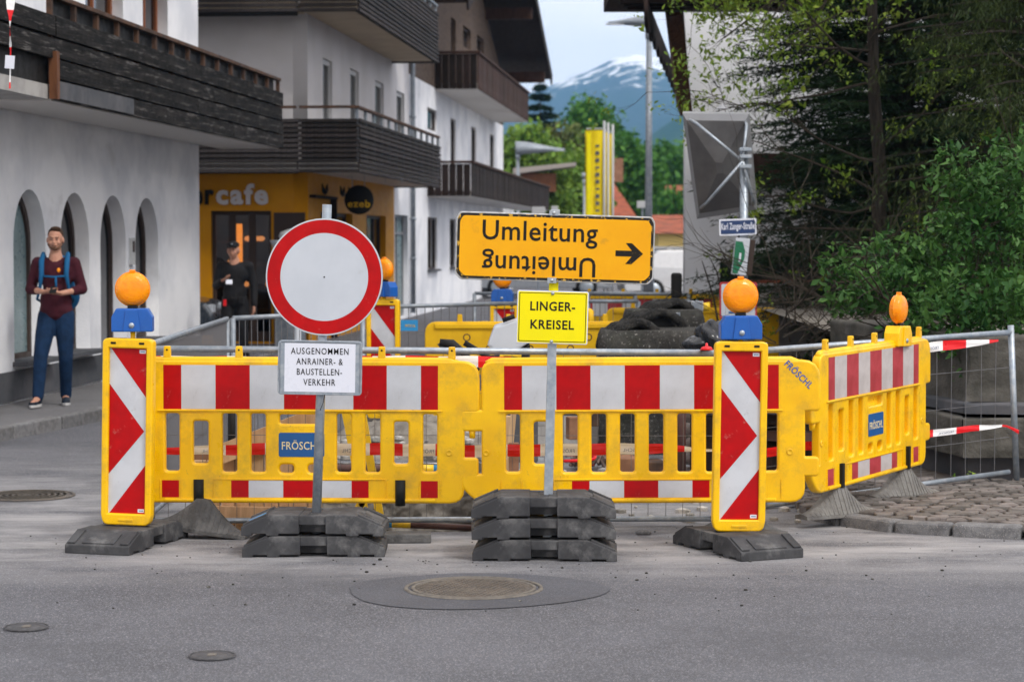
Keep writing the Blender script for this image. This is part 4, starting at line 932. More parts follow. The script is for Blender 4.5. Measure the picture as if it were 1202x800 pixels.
# hanging round sign
cs = P(421.5, 234.5, 39); t = thing('hanging_round_sign', 'round dark cafe sign hanging under the slatted balcony', 'sign', cs)
rs = 17.2*39/FPX; mb = MB(); mb.lathe([(0, .03), (rs-.01, .03), (rs, .02), (rs, -.02), (rs-.01, -.03), (0, -.03)], 48, Matrix.Rotation(R(90), 4, 'X')); mb.build('disc', M['letters'], t)
text('ezeb', 0, -.07, .40, .13, M['yellow_far'], t, y=-.035, bold=.02)
for x in (-.12, .1): MB().tube([(x, 0, rs*.8), (x, 0, 2.9-cs.z)], .008, 6).build('hanging_rod', M['galv'], t)
for x in (.45, .75): MB().tube([(x, .4, .3), (x, .4, 2.9-cs.z)], .006, 6).build('hanging_rod', M['galv'], t)
dp = on_wall(49.35, .08); t = tag(MB().tube([(0, 0, .1), (0, 0, 9)], .055, 10).build('downpipe', M['galv_dull'], None, dp), 'grey downpipe between the cafe house and the white chalet', 'downpipe')
for z in (1.3, 2.2, 4.5): MB().lathe([(.056, z), (.07, z), (.07, z+.06), (.056, z+.06)], 12).build('bracket', M['galv_dull'], t)

# --- building three (chalet)
Y3 = 49.2; b3 = thing('white_chalet', 'white chalet with brown balconies and a wide dark gable roof', 'building', on_wall(Y3), SD)
X3 = lx(72, Y3)
def wh(a, b, z0, z1): return [(a, z0), (b, z0), (b, z1), (a, z1)]
W3 = [(solvepx(502), solvepx(513), 1.02, 2.3), (solvepx(528), solvepx(535), 1.02, 2.3), (60.5+1.5, 64.5, 1.0, 2.3), (solvepx(502), solvepx(513), 4.42, 4.95), (solvepx(529), solvepx(535), 3.1, 4.95), (solvepx(553), solvepx(559), 3.1, 4.99), (solvepx(575), solvepx(580), 3.1, 5.03)]
wall(b3, 0, X3, 0, 5.5, [wh(lx(a, Y3), lx(b, Y3), z0, z1) for a, b, z0, z1 in W3], M['plaster'], .25, 'wall', .125)
for i, (a, b, z0, z1) in enumerate(W3): window(b3, lx(a, Y3), lx(b, Y3), z0, z1, 'frame_d' if i > 3 else 'frame_w' if i > 9 else 'frame_br' if i > 3 else 'frame_d', 'glass', .05, 1 if i < 3 else 0, sill='plinth' if i < 3 else None)
W4 = [(57.4, 58.5, 6.0, 7.6), (solvepx(544), solvepx(553), 7.1, 7.68), (solvepx(560), solvepx(568), 7.3, 7.75)]
pk = lx(60.5, Y3)
gm = plate_mesh('gable_wall', [(0, 5.5), (X3, 5.5), (X3, 7.0), (pk, 10.4), (0, 7.0)], [wh(lx(a, Y3), lx(b, Y3), z0, z1) for a, b, z0, z1 in W4], .25, 0, M['shingle'])
link('gable_wall', gm, b3, (0, .13, 0))
for a, b, z0, z1 in W4: window(b3, lx(a, Y3), lx(b, Y3), z0, z1, 'frame_d', 'glass', .1, 0)
MB().box((X3/2, 4.3, 2.75), (X3-.02, 8, 5.5)).build('house_body', M['plaster'], b3)
rf = MB()
for (xA, zA, xB, zB) in ((pk, 10.85, X3+1.2, 7.2), (pk, 10.85, -1.6, 7.0)):
    rf.bar((xA, 3.0, zA), (xB, 3.0, zB), 9.0, .22, up=(0, 0, 1))
rr = rf.build('roof', M['wood_dark'], b3)
for (xA, zA, xB, zB) in ((pk, 10.75, X3+1.2, 7.08), (pk, 10.75, -1.6, 6.9)): MB().bar((xA, -1.52, zA), (xB, -1.52, zB), .05, .34).build('bargeboard', M['wood_dark'], rr)
for x_, z_ in ((lx(71.6, Y3), 7.05), (lx(66.5, Y3), 8.6), (pk, 10.3), (lx(55, Y3), 8.7)): MB().box((x_, -.65, z_), (.28, 1.5, .34)).build('purlin', M['wood_ob'], rr)
def boardbalc(x0, x1, out, zs, zt, mt, label):
    s_ = MB().box(((x0+x1)/2, -out/2, zs+.08), (x1-x0, out, .16)).build('balcony', M['soffit_w'], b3); n = int((x1-x0)/.20)
    for k in range(n): MB().box((0, 0, 0), ((x1-x0)/n-.012, .03, zt-zs-.05)).build('board', M[mt], s_, (x0+(k+.5)*(x1-x0)/n, -out-.02+random.uniform(-.006, .006), (zs+zt)/2))
    m_ = int(out/.17)
    for k in range(m_):
        for xx in (x0-.02, x1+.02): MB().box((0, 0, 0), (.03, out/m_-.012, zt-zs-.05)).build('board', M['wood_dark'], s_, (xx, -(k+.5)*out/m_, (zs+zt)/2))
    MB().box(((x0+x1)/2, -out-.02, zt+.02), (x1-x0+.1, .12, .06)).build('handrail', M['wood_ob'], s_); MB().box((x0-.02, -out/2, zt+.02), (.12, out, .06)).build('handrail', M['wood_ob'], s_)
    return s_
boardbalc(lx(54, Y3), lx(69, Y3), 1.05, 5.45, 6.35, 'wood_ob', '')
boardbalc(lx(52.5, Y3), lx(78, Y3), 1.05, 2.78, 3.6, 'wood_dark', '')
MB().box((lx(75.2, Y3), 2.2, 1.4), (6.2, 4, 2.8)).build('annexe_wall', M['plaster'], b3)

# --- right-hand white building
br = thing('white_eaves_house', 'white house with scalloped dark wooden eaves behind the trees', 'building', (2.70, 34, 0))
wl = plate('wall', wh(0, 7.5, 0, 6), [wh(.55, 2.6, 1.02, 1.42)], .3, 0, M['plaster3'], br, (0, .15, 0))
MB().box((.16, 7.3, 3), (.3, 14, 6)).build('side_wall', M['plaster'], br, rot=(0, 0, R(-5.1)), loc=(.16, 0, 0))
MB().box((4.0, 5, 2.95), (6.5, 8, 5.9)).build('house_body', M['plaster'], br)
MB().box((1.6, .12, 1.22), (2.05, .2, .4)).build('dark_recess', M['black'], br)
MB().box((2.3, -.2, 1.1), (2.9, .5, .07)).build('red_ledge', M['tile'], br)
MB().box((2.4, -.12, 2.85), (4.2, .25, .5)).build('timber_band', M['wood_ob'], br)
MB().box((2.9, -1.0, .55), (4.6, .2, 1.1)).build('grey_lower_wall', M['concrete'], br)
e0 = P(712, 3, 30); rfz = e0.z
MB().box((4.6, .0, 0), (9.6, 9, .18)).build('roof', M['wood_dark'], br, (-1.4, .4, rfz-0+.12)) if 0 else None
# gable canopy at the street corner: stepped boards and scalloped fascia running back along the street
cn = br.location
def wloc(px, py, Y): p = P(px, py, Y)-cn; return (p.x, p.y, p.z)
p0 = wloc(726, -6, 30); MB().box((p0[0]+3.6, p0[1]+1.2, p0[2]+.12), (7.4, 2.6, .2)).build('eaves_slab', M['wood_ob'], br)
for k, (pa, py) in enumerate(((728, 1), (732, 5), (736, 9))):
    p = wloc(pa, py, 30.2+k*.15); MB().box((p[0]+1.6, p[1], p[2]), (3.2, .3, .09)).build('stepped_board', M['wood_dark'], br)
a0 = Vector(wloc(758, 18, 29.6)); a1 = Vector(wloc(804, 127, 47)); L = (a1-a0).length; d = (a1-a0).normalized(); ang = math.atan2(d.y, d.x)
mb = MB(); n = 15; pts = [(0, .26)]
sc_ = []
for k in range(n):
    for j in range(6):
        x = L*(k+j/6)/n; sc_.append((x, -.13*abs(math.sin(math.pi*j/6))))
poly = sc_+[(L, 0), (L, .26), (0, .26)]
fc = link('scalloped_fascia', plate_mesh('scalloped_fascia', poly, [], .05, 0, M['wood_dark']), br, (a0.x, a0.y, a0.z-.05), (0, 0, ang)); fc.rotation_euler = (0, -math.asin(d.z), ang)
MB().bar(wloc(790, 12, 31.0), wloc(803.5, 128, 33.6), .2, .2, up=(0, 1, 0)).build('eaves_brace', M['wood_brown'], br)
MB().bar(wloc(797, 8, 33.4), wloc(806, 132, 33.7), .12, .2, up=(0, 1, 0)).build('eaves_brace', M['wood_dark'], br)
# ---------------------------------------------------------------- trench and building site
x0, y0, x1, y1 = PIT; DP = -1.1
def rough_grid(name, fn, nu, nv, m, parent=None, kind='structure'):
    V = []; 
    for j in range(nv+1):
        for i in range(nu+1): V.append(fn(i/nu, j/nv))
    F = [(j*(nu+1)+i, j*(nu+1)+i+1, (j+1)*(nu+1)+i+1, (j+1)*(nu+1)+i) for j in range(nv) for i in range(nu)]
    o = quads(name, np.array([tuple(v) for v in V]), np.array(F), m, parent, True)
    if kind: o['kind'] = kind
    return o
def nv3(x, y, z, s, a): return mnoise.noise(Vector((x*s, y*s, z*s)))*a
def wallfn(ax, ay, bx_, by_):
    def f(u, v):
        x = ax+(bx_-ax)*u; y = ay+(by_-ay)*u; z = DP*(1-v)
        k = (nv3(x, y, z, 4, .10)+nv3(x, y, z, 13, .05)+nv3(x, y, z, 30, .02))*(1 if 0.02 < v < .97 else .25); n = Vector((by_-ay, -(bx_-ax), 0)).normalized()
        return (x+n.x*k, y+n.y*k, z-.001)
    return f
tr_ = rough_grid('trench_wall', wallfn(x0, y1, x1, y1), 110, 70, M['soil']); rough_grid('trench_wall', wallfn(x1, y1, x1, y0), 90, 40, M['soil'], tr_, None); rough_grid('trench_wall', wallfn(x0, y0, x0, y1), 90, 40, M['soil'], tr_, None); rough_grid('trench_wall', wallfn(x1, y0, x0, y0), 60, 30, M['soil'], tr_, None)
rough_grid('trench_floor', lambda u, v: (x0+(x1-x0)*u, y0+(y1-y0)*v, DP+nv3(u*2, v*4, 0, 4, .12)), 60, 120, M['soil'], tr_, None)
# heap of spoil behind the trench
def heap(name, cx, cy, rx, ry, h, m, label, seed=0):
    def f(u, v):
        a = 2*math.pi*u; r = v; x = cx+rx*r*math.cos(a); y = cy+ry*r*math.sin(a)
        z = h*(1-r*r)**1.2 if r < 1 else 0
        z += (nv3(x+seed, y, 0, 2.5, .22)+nv3(x+seed, y, 0, 8, .10)+nv3(x, y, 0, 22, .05)+abs(nv3(x, y, seed, 40, .02)))*h*(1-r**3)*1.6
        return (x, y, z-.015)
    o = rough_grid(name, f, 110, 50, m, None, 'stuff'); return tag(o, label, 'spoil heap')
heap('spoil_heap', -.75, 18.2, 1.0, .8, .30, M['soil'], 'low heap of grey excavated soil behind the trench, seen through the left barrier')
heap('spoil_heap', 1.0, 15.5, .55, .5, .12, M['soil'], 'small heap of gravel and rubble behind the middle barrier', 5)
mb = MB()
for k in range(420):
    u = random.random(); 
    if k < 260: x = random.uniform(-1.9, -.1); y = random.uniform(17.3, 19.2); z = .02+.2*max(0, 1-((x+.75)/1.0)**2-((y-18.2)/.9)**2)
    else: x = random.uniform(-.1, 1.9); y = random.uniform(13.5, 19); z = .01
    r = random.uniform(.012, .05)
    mb.ell((x, y, z), (r, r*random.uniform(.6, 1), r*.6), 6, None)
mb.sm = [False]*len(mb.sm); tag(mb.build('rubble', M['gravelm']), 'scattered loose stones around the trench', 'rubble', kind='stuff')
# timber shoring on the left of the trench
sh = thing('timber_shoring', 'pale upright timber boards lining the left part of the trench', 'shoring', (0, 0, 0))
n = 9
for k in range(n):
    px = 226+k*17; p = P(px+8, 600, 13.62); top = P(0, 540 if k < 1 else 540-max(0, (k-1))*6.5, 13.62).z; top = min(top, P(0, 497, 13.62).z)
    MB().box((0, 0, 0), (.084, .045, top+.9)).build('board', M['wood_new'], sh, (p.x, 13.62+random.uniform(-.008, .008), (top-.9)/2), bevel=.003, seg=1)
MB().bar(P(256, 534, 13.56), P(385, 484, 13.56), .05, .12).build('top_beam', M['wood_new'], sh); MB().bar(P(232, 600, 13.57), P(372, 602, 13.57), .04, .07).build('waler', M['wood_new'], sh)
o = tag(MB().tube([P(272, 470, 13.7), P(272, 560, 13.7)], .024, 10).build('steel_prop', M['black']), 'black steel prop standing among the timber boards', 'prop')
o = tag(MB().box((0, 0, 0), (.16, .12, .16)).build('brick_block', M['brick'], None, P(232, 540, 13.9), bevel=.008), 'brown block behind the short slot of the left barrier', 'block')
# pipes across the trench
def pipe(a, b, r, m, label, bands=(), g=None):
    t = thing('pipe', label, 'pipe', a, group=g); a = Vector(a); b = Vector(b); MB().tube([(0, 0, 0), b-a], r, 16).build('tube', M[m], t)
    for f0, f1, mm in bands: MB().tube([(b-a)*f0, (b-a)*f1], r*1.06, 16).build('band', M[mm], t)
    return t
pipe(P(318, 549, 14.6), P(560, 551, 14.6), .03, 'pipe_brown', 'brown pipe crossing the trench behind the left barrier', [(.72, .79, 'yellow_paint'), (.79, .93, 'cyan')])
pipe(P(440, 614, 13.5), P(640, 623, 13.5), .02, 'pipe_brown', 'dark purple pipe with blue and yellow bands low behind the bottom fence rail', [(0, .10, 'cyan'), (.10, .21, 'yellow_paint')])
tq = thing('yellow_trestle', 'yellow steel trestle leg standing in the trench behind the left barrier', 'trestle', P(425, 640, 13.9))
o0 = tq.location
for a, b in (((405, 478), (428, 600)), ((424, 480), (452, 640)), ((438, 560), (400, 640))): MB().bar(P(*a, 13.9)-o0, P(*b, 13.9)-o0, .045, .05).build('leg', M['yellow_paint'], tq)
# wooden pieces, blocks
tag(MB().bar(P(603, 482, 15.2), P(596, 560, 15.2), .055, .04).build('timber_offcut', M['wood_new']), 'pale timber offcut leaning behind the middle barrier, the slanted one', 'timber')
tag(MB().bar(P(595, 488, 15.5), P(593, 520, 15.5), .12, .05).build('timber_offcut', M['wood_new']), 'short pale timber board behind the leaning offcut', 'timber')
tag(MB().box((0, 0, 0), (.07, .07, .34)).build('timber_offcut', M['brick'], None, P(603, 548, 15), bevel=.004), 'brown wooden stake below the leaning offcut', 'timber')
def block(px, py, Y, s, m, label, rz=.2): return tag(MB().box((0, 0, 0), s).build('block', M[m], None, P(px, py, Y), (0, 0, rz), bevel=.008), label, 'block')
block(675, 502, 16.5, (.12, .12, .17), 'brick', 'brown block seen through the middle barrier right of the post'); block(691, 490, 17, (.14, .12, .13), 'rail_wood', 'tan block beside the dark concrete ring')
block(734, 545, 16, (.16, .3, .12), 'brick', 'brown block standing at the foot of the dark concrete ring', .1); block(762, 548, 16, (.22, .3, .10), 'rail_wood', 'tan timber block at the foot of the dark concrete ring')
for k, (px, py, w_) in enumerate(((640, 478, .7), (648, 492, .8), (636, 505, .6))):
    tag(MB().box((0, 0, 0), (w_, .3, .09)).build('concrete_kerb', M['concrete'], None, P(px, py, 18.3), (0, 0, random.uniform(-.05, .05)), bevel=.01), ('pale concrete kerb on top of the small kerb stack', 'pale concrete kerb in the middle of the small kerb stack', 'pale concrete kerb at the bottom of the small kerb stack')[k], 'kerb')
MB().box((0, 0, .15), (.9, .5, .30)).build('x', M['concrete'], None, (.6, 18.4, 0)) and None
xk = bpy.data.objects['x']; xk.name = 'concrete_block'; tag(xk, 'pale concrete block carrying the stacked kerbs', 'concrete block')
# chain / rope pile
mb = MB()
for k in range(34):
    p = G(random.uniform(672, 716), random.uniform(548, 553)); a = random.uniform(0, 3); q = (math.cos(a)*.05, math.sin(a)*.05, random.uniform(-.02, .03))
    mb.tube([(p.x-q[0], p.y-q[1], .04+random.random()*.06), (p.x, p.y, .06+random.random()*.07), (p.x+q[0], p.y+q[1], .03)], .011, 6)
tag(mb.build('chain_pile', M['pipe_grey']), 'rusty chain lying in a pile behind the middle barrier', 'chain', kind='stuff')
pts = [G(678, 552)+Vector((.12*math.cos(a)*(1+.2*a/6), .1*math.sin(a), .05+.008*a)) for a in [k*.5 for k in range(18)]]
tag(MB().tube(pts, .012, 6).build('red_hose', M['tape_red']), 'small coil of red hose beside the rusty chain', 'hose')
# dark concrete shaft ring block with covers
t = thing('concrete_block', 'large dark mossy concrete block with rounded corners behind the middle barrier', 'concrete block', (1.28, 18.3, 0))
def roughbox(name, cx, cy, rx, ry, z0, z1, rr_, m, parent):
    prof = _rr(-rx, -ry, rx, ry, rr_, 8); L = len(prof)
    mb = MB(); nz_ = 18; vs = []
    for j in range(nz_+1):
        z = z0+(z1-z0)*j/nz_; f = 1 if j < nz_-1 else (.985 if j == nz_-1 else .93)
        for x, y in prof: k = nv3(x, y, z, 6, .02)+nv3(x, y, z, 22, .018); vs.append((cx+x*f*(1+k), cy+y*f*(1+k), z))
    fs = [(j*L+i, j*L+(i+1) % L, (j+1)*L+(i+1) % L, (j+1)*L+i) for j in range(nz_) for i in range(L)]+[tuple(nz_*L+i for i in range(L))]
    mb.smooth = True; mb.add(vs, fs); return mb.build(name, M[m], parent)
roughbox('block_body', 0, 0, .56, .45, 0, 1.02, .14, 'oldconcrete', t)
for k, (x, z, w_, h_) in enumerate(((-.05, 1.03, .9, .05),)): pass
def arcroll(px, py, Y, r, w_, label):
    p = P(px, py, Y); t = thing('black_ring', label, 'ring bundle', (p.x, p.y, p.z-r))
    mb = MB(); n = 26; vs = []
    rad = (r, r*.97, r*.9, r*.84)
    for q_ in range(4):
        pr = [(rad[q_]*math.cos(math.pi*i/n)*(1+nv3(i, q_, k, .6, .05)), rad[q_]*math.sin(math.pi*i/n)*(1+nv3(i, q_, 3, .6, .05))) for i in range(n+1)]
        inn = [(x*.93, z*.93) for x, z in pr]
        Mz = Matrix.Rotation(R(25), 4, 'Z'); MB().tube([Mz @ Vector((x, (q_-1.5)*w_*.30, z)) for x, z in pr], [.040*(1+nv3(i, q_, 9, .9, .12)) for i in range(n+1)], 10).build('ring', M['ring'], t)
    mb = MB(); mb.prism([(x*.82, z*.82) for x, z in [(r*math.cos(math.pi*i/n), r*math.sin(math.pi*i/n)) for i in range(n+1)]], w_*.7, Matrix.Rotation(R(25), 4, 'Z')); mb.build('core', M['black'], t)
arcroll(738, 378, 18.2, .22, .35, 'bundle of rough black rings, lowest and nearest, on top of the concrete block')
arcroll(762, 366, 18.8, .25, .45, 'bundle of rough black rings in the middle behind the concrete block')
arcroll(780, 354, 19.6, .2, .45, 'bundle of rough black rings, the farthest and highest behind the concrete block')
tag(roughbox('rubble_stack', 1.35, 19.4, .35, .4, 0, 1.15, .1, 'oldconcrete', None), 'dark rubble stack carrying the black rings', 'rubble')
# steel trough + box with striped lamp
t = thing('steel_beam_support', 'grey steel beam sloping back to a grey box by the white house', 'steel beam', (1.6, 19.5, 0)); o0 = t.location
MB().bar(P(788, 378, 18.9)-o0, P(812, 362, 22)-o0, .14, .16).build('beam', M['galv_dull'], t)
MB().box(P(791, 395, 18.9)-o0, (.09, .12, .35)).build('leg', M['galv_dull'], t); MB().box(P(818, 382, 20)-o0, (.10, .12, .45)).build('box', M['galv_dull'], t, bevel=.01)
bp_ = P(820, 360, 20)-o0; MB().tube([bp_+Vector((-.07, 0, 0)), bp_+Vector((.04, 0, 0))], .055, 12).build('lamp_body', M['frame_w'], t); MB().tube([bp_+Vector((.04, 0, 0)), bp_+Vector((.1, 0, 0))], .04, 12).build('lamp_end', M['yellow_paint'], t)
MB().tube([bp_+Vector((-.1, 0, 0)), bp_+Vector((-.07, 0, 0))], .05, 12).build('lamp_end', M['black'], t)
# black sack and red valve cap
def blob(name, c, r, m, label, cat, amp=.25, seed=0):
    mb = MB(); mb.ell((0, 0, 0), r, 40)
    mb.v = [tuple(Vector(v)*(1+nv3(v[0]+seed, v[1], v[2], 5, amp)+nv3(v[0]+seed, v[1], v[2], 14, amp*.4))) for v in mb.v]
    return tag(mb.build(name, M[m], None, c), label, cat)
M['sack'] = mat('black_plastic_sheet', (.012, .014, .018), .25)
blob('plastic_sack', P(838, 394, 17.0), (.16, .14, .13), 'sack', 'crumpled black plastic sack on the dark concrete block beside the right lamp', 'sack', .5)
blob('plastic_sack', P(822, 404, 17.0), (.14, .12, .07), 'sack', 'flattened end of black plastic sheet on the dark concrete block', 'sack', .5, 4)
mb = MB(); mb.lathe([(0, .045), (.008, .04), (.008, .025), (.03, .018), (.042, .0), (0, 0)], 16); tag(mb.build('red_plug', M['tape_red'], None, (fb.x-.07, YF+.06, fb.z+.015)), 'small red plastic cap on the fence rail left of the right beacon', 'cap')
# pipe stack on the right
pipe_lab = ['topmost pipe with a pale end in the stack behind the right beacon', 'second pipe from the top of the stack behind the right beacon', 'third pipe from the top of the stack behind the right beacon', 'fourth pipe from the top of the stack behind the right beacon', 'fifth pipe from the top of the stack behind the right beacon', 'sixth pipe from the top of the stack behind the right beacon', 'lowest pipe of the stack behind the right beacon']
for k in range(7):
    pipe(P(808+random.uniform(-6, 4), 452+k*17, 15.9+.1*k), P(868+random.uniform(-4, 8), 474+k*15, 15.4), .048, 'pipe_grey', pipe_lab[k], [(0, .05, 'galv')] if k == 0 else [(.7, .76, 'yellow_paint')] if k == 3 else (), 'dusty brown pipes stacked behind the right beacon')
tag(MB().tube([P(800, 440, 15.2), P(800, 560, 15.2)], .032, 12).build('stack_post', M['pipe_brown']), 'dark purple upright post holding the pipe stack', 'post')
for k in range(8):
    tag(MB().bar(P(884+random.uniform(-4, 4), 450+k*20, 15.0+.12*k), P(962+random.uniform(-8, 8), 462+k*17, 15.3), .09, .07).build('timber_beam', M['pipe_brown' if k % 2 else 'wood_dark']), 'dark timber beam number in a loose pile behind the fence'.replace('number ', '')+', '+('topmost', 'second from top', 'third from top', 'fourth from top', 'fourth from bottom', 'third from bottom', 'second from bottom', 'lowest')[k], 'beam', 'dark timber beams piled behind the fence right of the beacon')
tag(MB().box((0, 0, 0), (1.1, .7, .5)).build('dark_crate', M['wood_dark'], None, (1.95, 15.8, .25), (0, 0, .5), bevel=.01), 'dark wooden crate under the pile of beams behind the right fence', 'crate')

# machine with white hood
t = thing('trench_compactor', 'trench compactor with white hood and black handle behind the left barrier', 'compactor', (-.02, 16.8, 0)); o0 = t.location
hd = [(572, 404), (580, 382), (606, 374), (622, 378), (622, 400), (606, 410), (582, 412)]
MB().prism([((P(a, b, 16.8)-o0).x, (P(a, b, 16.8)-o0).z) for a, b in hd][::-1], .4).build('hood', M['sign_white'], t, bevel=.02)
MB().bar(P(574, 411, 16.6)-o0, P(612, 376, 16.6)-o0, .0, .0) if 0 else None
MB().prism([((P(a, b, 16.8)-o0).x, (P(a, b, 16.8)-o0).z) for a, b in ((584, 414), (622, 402), (622, 440), (600, 460), (585, 450))][::-1], .34).build('engine', M['black'], t, bevel=.02)
MB().tube([P(590, 376, 16.6)-o0, P(604, 371, 16.6)-o0], .018, 10).build('exhaust', M['black'], t)
MB().tube([P(560, 436, 16.5)-o0, P(546, 416, 16.5)-o0, P(530, 404, 16.5)-o0, P(516, 402, 16.5)-o0], [.03, .03, .04, .03], 10).build('handle', M['black'], t)
MB().tube([P(516, 402, 16.5)-o0, P(524, 412, 16.5)-o0, P(542, 418, 16.5)-o0], .022, 10).build('hose', M['plinth'], t)
MB().tube([P(545, 402, 16.4)-o0, P(575, 420, 16.4)-o0, P(600, 417, 16.4)-o0, P(618, 426, 16.4)-o0], .022, 10).build('hose', M['black'], t)
MB().tube([P(575, 428, 16.4)-o0, P(592, 416, 16.4)-o0, P(612, 417, 16.4)-o0], .024, 10).build('air_filter', M['yellow_paint'], t)
MB().box((.1, 0, .3), (.24, .3, .5)).build('rammer_leg', M['plinth'], t, bevel=.03); MB().box((.1, 0, .03), (.34, .5, .06)).build('foot_plate', M['galv_dull'], t)

# rear barriers, beacons and lamps
def far_barrier(px0, py0, Y, rz, label, stripes=False):
    p = P(px0, py0, Y); t = thing('traffic_barrier', label, 'barrier', (p.x, Y, p.z-.85), group='yellow barrier panels at the back of the site', rot=(0, 0, rz))
    Wd = 1.95
    ol = roundpoly([(0, 0, .06), (Wd, 0, .06), (Wd, .83, .1), (0, .83, .1)])
    holes = [_rr(.18+i*.2, .2, .30+i*.2, .5, .05) for i in range(8)]
    link('panel', plate_mesh('panel', ol, holes, .05, .01, M['yellow_far']), t)
    MB().box((Wd/2, -.03, .80), (Wd-.15, .03, .045)).build('top_rim', M['yellow_far'], t, bevel=.01)
    for i in range(4): MB().box((.3+i*.43, 0, .865), (.05, .035, .08), taper=(.8, .9)).build('stacking_lug', M['yellow_far'], t, bevel=.006)
    if stripes:
        mb = MB()
        for i in range(9): mb.mat(i % 2).add([(.15+i*.19, -.028, .56), (.15+(i+1)*.19, -.028, .56), (.15+(i+1)*.19, -.028, .79), (.15+i*.19, -.028, .79)], [(0, 1, 2, 3)])
        mb.build('upper_stripes', [M['red_faded'], M['white']], t)
    else:
        for i in range(5):
            for z in (.6, .7): MB().lathe([(0, -.004), (.02, -.004), (.028, .003), (.034, 0)], 14, Matrix.Translation((.2+i*.36+(.16 if z > .65 else 0), -.026, z)) @ Matrix.Rotation(R(90), 4, 'X')).build('dimple', M['rail_wood'], t)
    for x in (.35, 1.6): MB().box((x, 0, -.1), (.1, .5, .2), taper=(.5, .3)).build('foot', M['rubber_foot'], t)
    return t
far_barrier(500, 376, 19.2, R(3), 'plain yellow barrier panel behind the trench between the two signs')
far_barrier(694, 361, 20.4, R(100), 'striped yellow barrier panel turned away behind the yellow town plate', True)
far_barrier(712, 360, 24.5, R(3), 'plain yellow barrier panel farther back below the detour sign arrow')
far_barrier(664, 344, 27.5, R(2), 'striped yellow barrier panel in the rear row below the detour sign', True)
far_barrier(556, 376, 28.5, R(4), 'striped yellow barrier panel in the rear row left of the detour sign', True)
b_ = P(450, 352, 19.6); sx_ = beacon((b_.x, 19.6, b_.z-1.065), R(-10), 'striped beacon far behind on the left, partly hidden by the round sign')
MB().box((0, 0, -.03), (.3, .6, .06)).build('foot', M['rubber'], sx_)
warn_lamp((b_.x+.01, 19.6, b_.z), R(-40), 'amber warning lamp on the far left beacon beside the round sign', M['blue'], 'amber warning lamps at the back of the site')
b_ = P(592, 357, 23.5); sx_ = beacon((b_.x, 23.5, b_.z-1.065), R(-6), 'striped beacon in the middle distance left of the yellow town plate')
MB().box((0, 0, -.1), (.3, .6, .2)).build('foot', M['rubber'], sx_)
warn_lamp((b_.x-.02, 23.5, b_.z), R(-8), 'amber warning lamp just below the left half of the detour sign', M['blue'], 'amber warning lamps at the back of the site')
t = thing('blue_label_board', 'small blue board on the far mesh fence beside the round sign', 'board', (P(479, 382, 20.9).x, 20.95, P(479, 382, 20.9).z)); MB().box((0, 0, 0), (.185, .01, .105)).build('panel', M['cyan'], t); text('FRÖSCHL', .02, 0, .1, .03, M['yellow_paint'], t, y=-.007)
# low sheet of corrugated metal seen through left barrier
# retaining wall on the right
rw = thing('retaining_wall', 'weathered dark retaining wall with a stone ledge behind the right fence', 'wall', (0, 0, 0))
def rwall(name, a, b, z0, z1, th, m, nz_=14, amp=.03):
    a = Vector(a); b = Vector(b); d = b-a; L = d.length; nn = Vector((d.y, -d.x)).normalized(); nu = int(L/.06)
    def f(u, v):
        # v 0..1 front from bottom to top, then back over the top
        if v <= .85: z = z0+(z1-z0)*v/.85; off = 0
        else: z = z1; off = -th*(v-.85)/.15
        x = a.x+d.x*u; y = a.y+d.y*u; k = nv3(x*1, y, z, 3, amp)+nv3(x, y, z, 12, amp*.5) if v < .84 else 0
        return (x+nn.x*(k+off), y+nn.y*(k+off), z)
    return rough_grid(name, f, nu, nz_*2, M[m], rw, None)
wa, wb_ = (2.4, 19.5), (3.05, 16.3)
rwall('upper_wall', (2.75, 18.8), (3.3, 15.75), .6, 1.08, .4, 'wallconcrete'); rwall('upper_wall', (3.3, 15.75), (6.2, 15.2), .6, 1.08, .4, 'wallconcrete')
rwall('ledge', (2.7, 18.7), (3.26, 15.62), .52, .60, .4, 'plinth', 4, .01); rwall('ledge', (3.26, 15.62), (6.2, 15.08), .52, .60, .4, 'plinth', 4, .01)
rwall('lower_wall', (2.66, 18.6), (3.22, 15.46), .22, .50, .5, 'wallconcrete'); rwall('lower_wall', (3.22, 15.46), (6.2, 14.95), .22, .50, .5, 'wallconcrete', 12, .05)
rwall('footing', (2.7, 18.7), (3.3, 15.7), 0, .25, .4, 'plinth', 5, .03); rwall('footing', (3.3, 15.7), (6.2, 15.2), 0, .25, .4, 'plinth', 5, .03)
tag(quads('planting_bed', np.array([(3.15, 15.95, .98), (12, 15.4, .98), (12, 34, 1.0), (2.9, 33, 1.0), (2.75, 19, .98)]), np.array([(0, 1, 2, 3, 4)]), M['soil']), kind='structure')

# traffic mirror with street name sign
YM = 22; t = thing('traffic_mirror', 'back of a big grey traffic mirror on a steel post with struts', 'traffic mirror', (P(873, 300, YM).x, YM, 0)); o0 = t.location
MB().tube([(0, 0, 0), (0, 0, P(873, 173, YM).z)], .043, 14).build('post', M['galv'], t)
crn = [Vector(P(a, b, Y_+.60)-o0) for a, b, Y_ in ((801, 133, 21.75), (879, 134, 21.6), (888, 246, 21.95), (818, 257, 22.1))]
ctr = sum(crn, Vector())/4; back = Vector((-.1, .3, 0))
M['mirror_back'] = mat('dull_sheet_metal', (.16, .16, .165), .45, metal=.5, col2=(.11, .11, .115), ns=2)
M['mirror_frame'] = mat('mirror_frame', (.30, .31, .33), .5, metal=.4)
nrm = (crn[1]-crn[0]).cross(crn[3]-crn[0]).normalized()
if nrm.y > 0: nrm = -nrm
pk_ = ctr+nrm*.13; mb = MB(); inn = [c.lerp(ctr, .12)+nrm*.03 for c in crn]
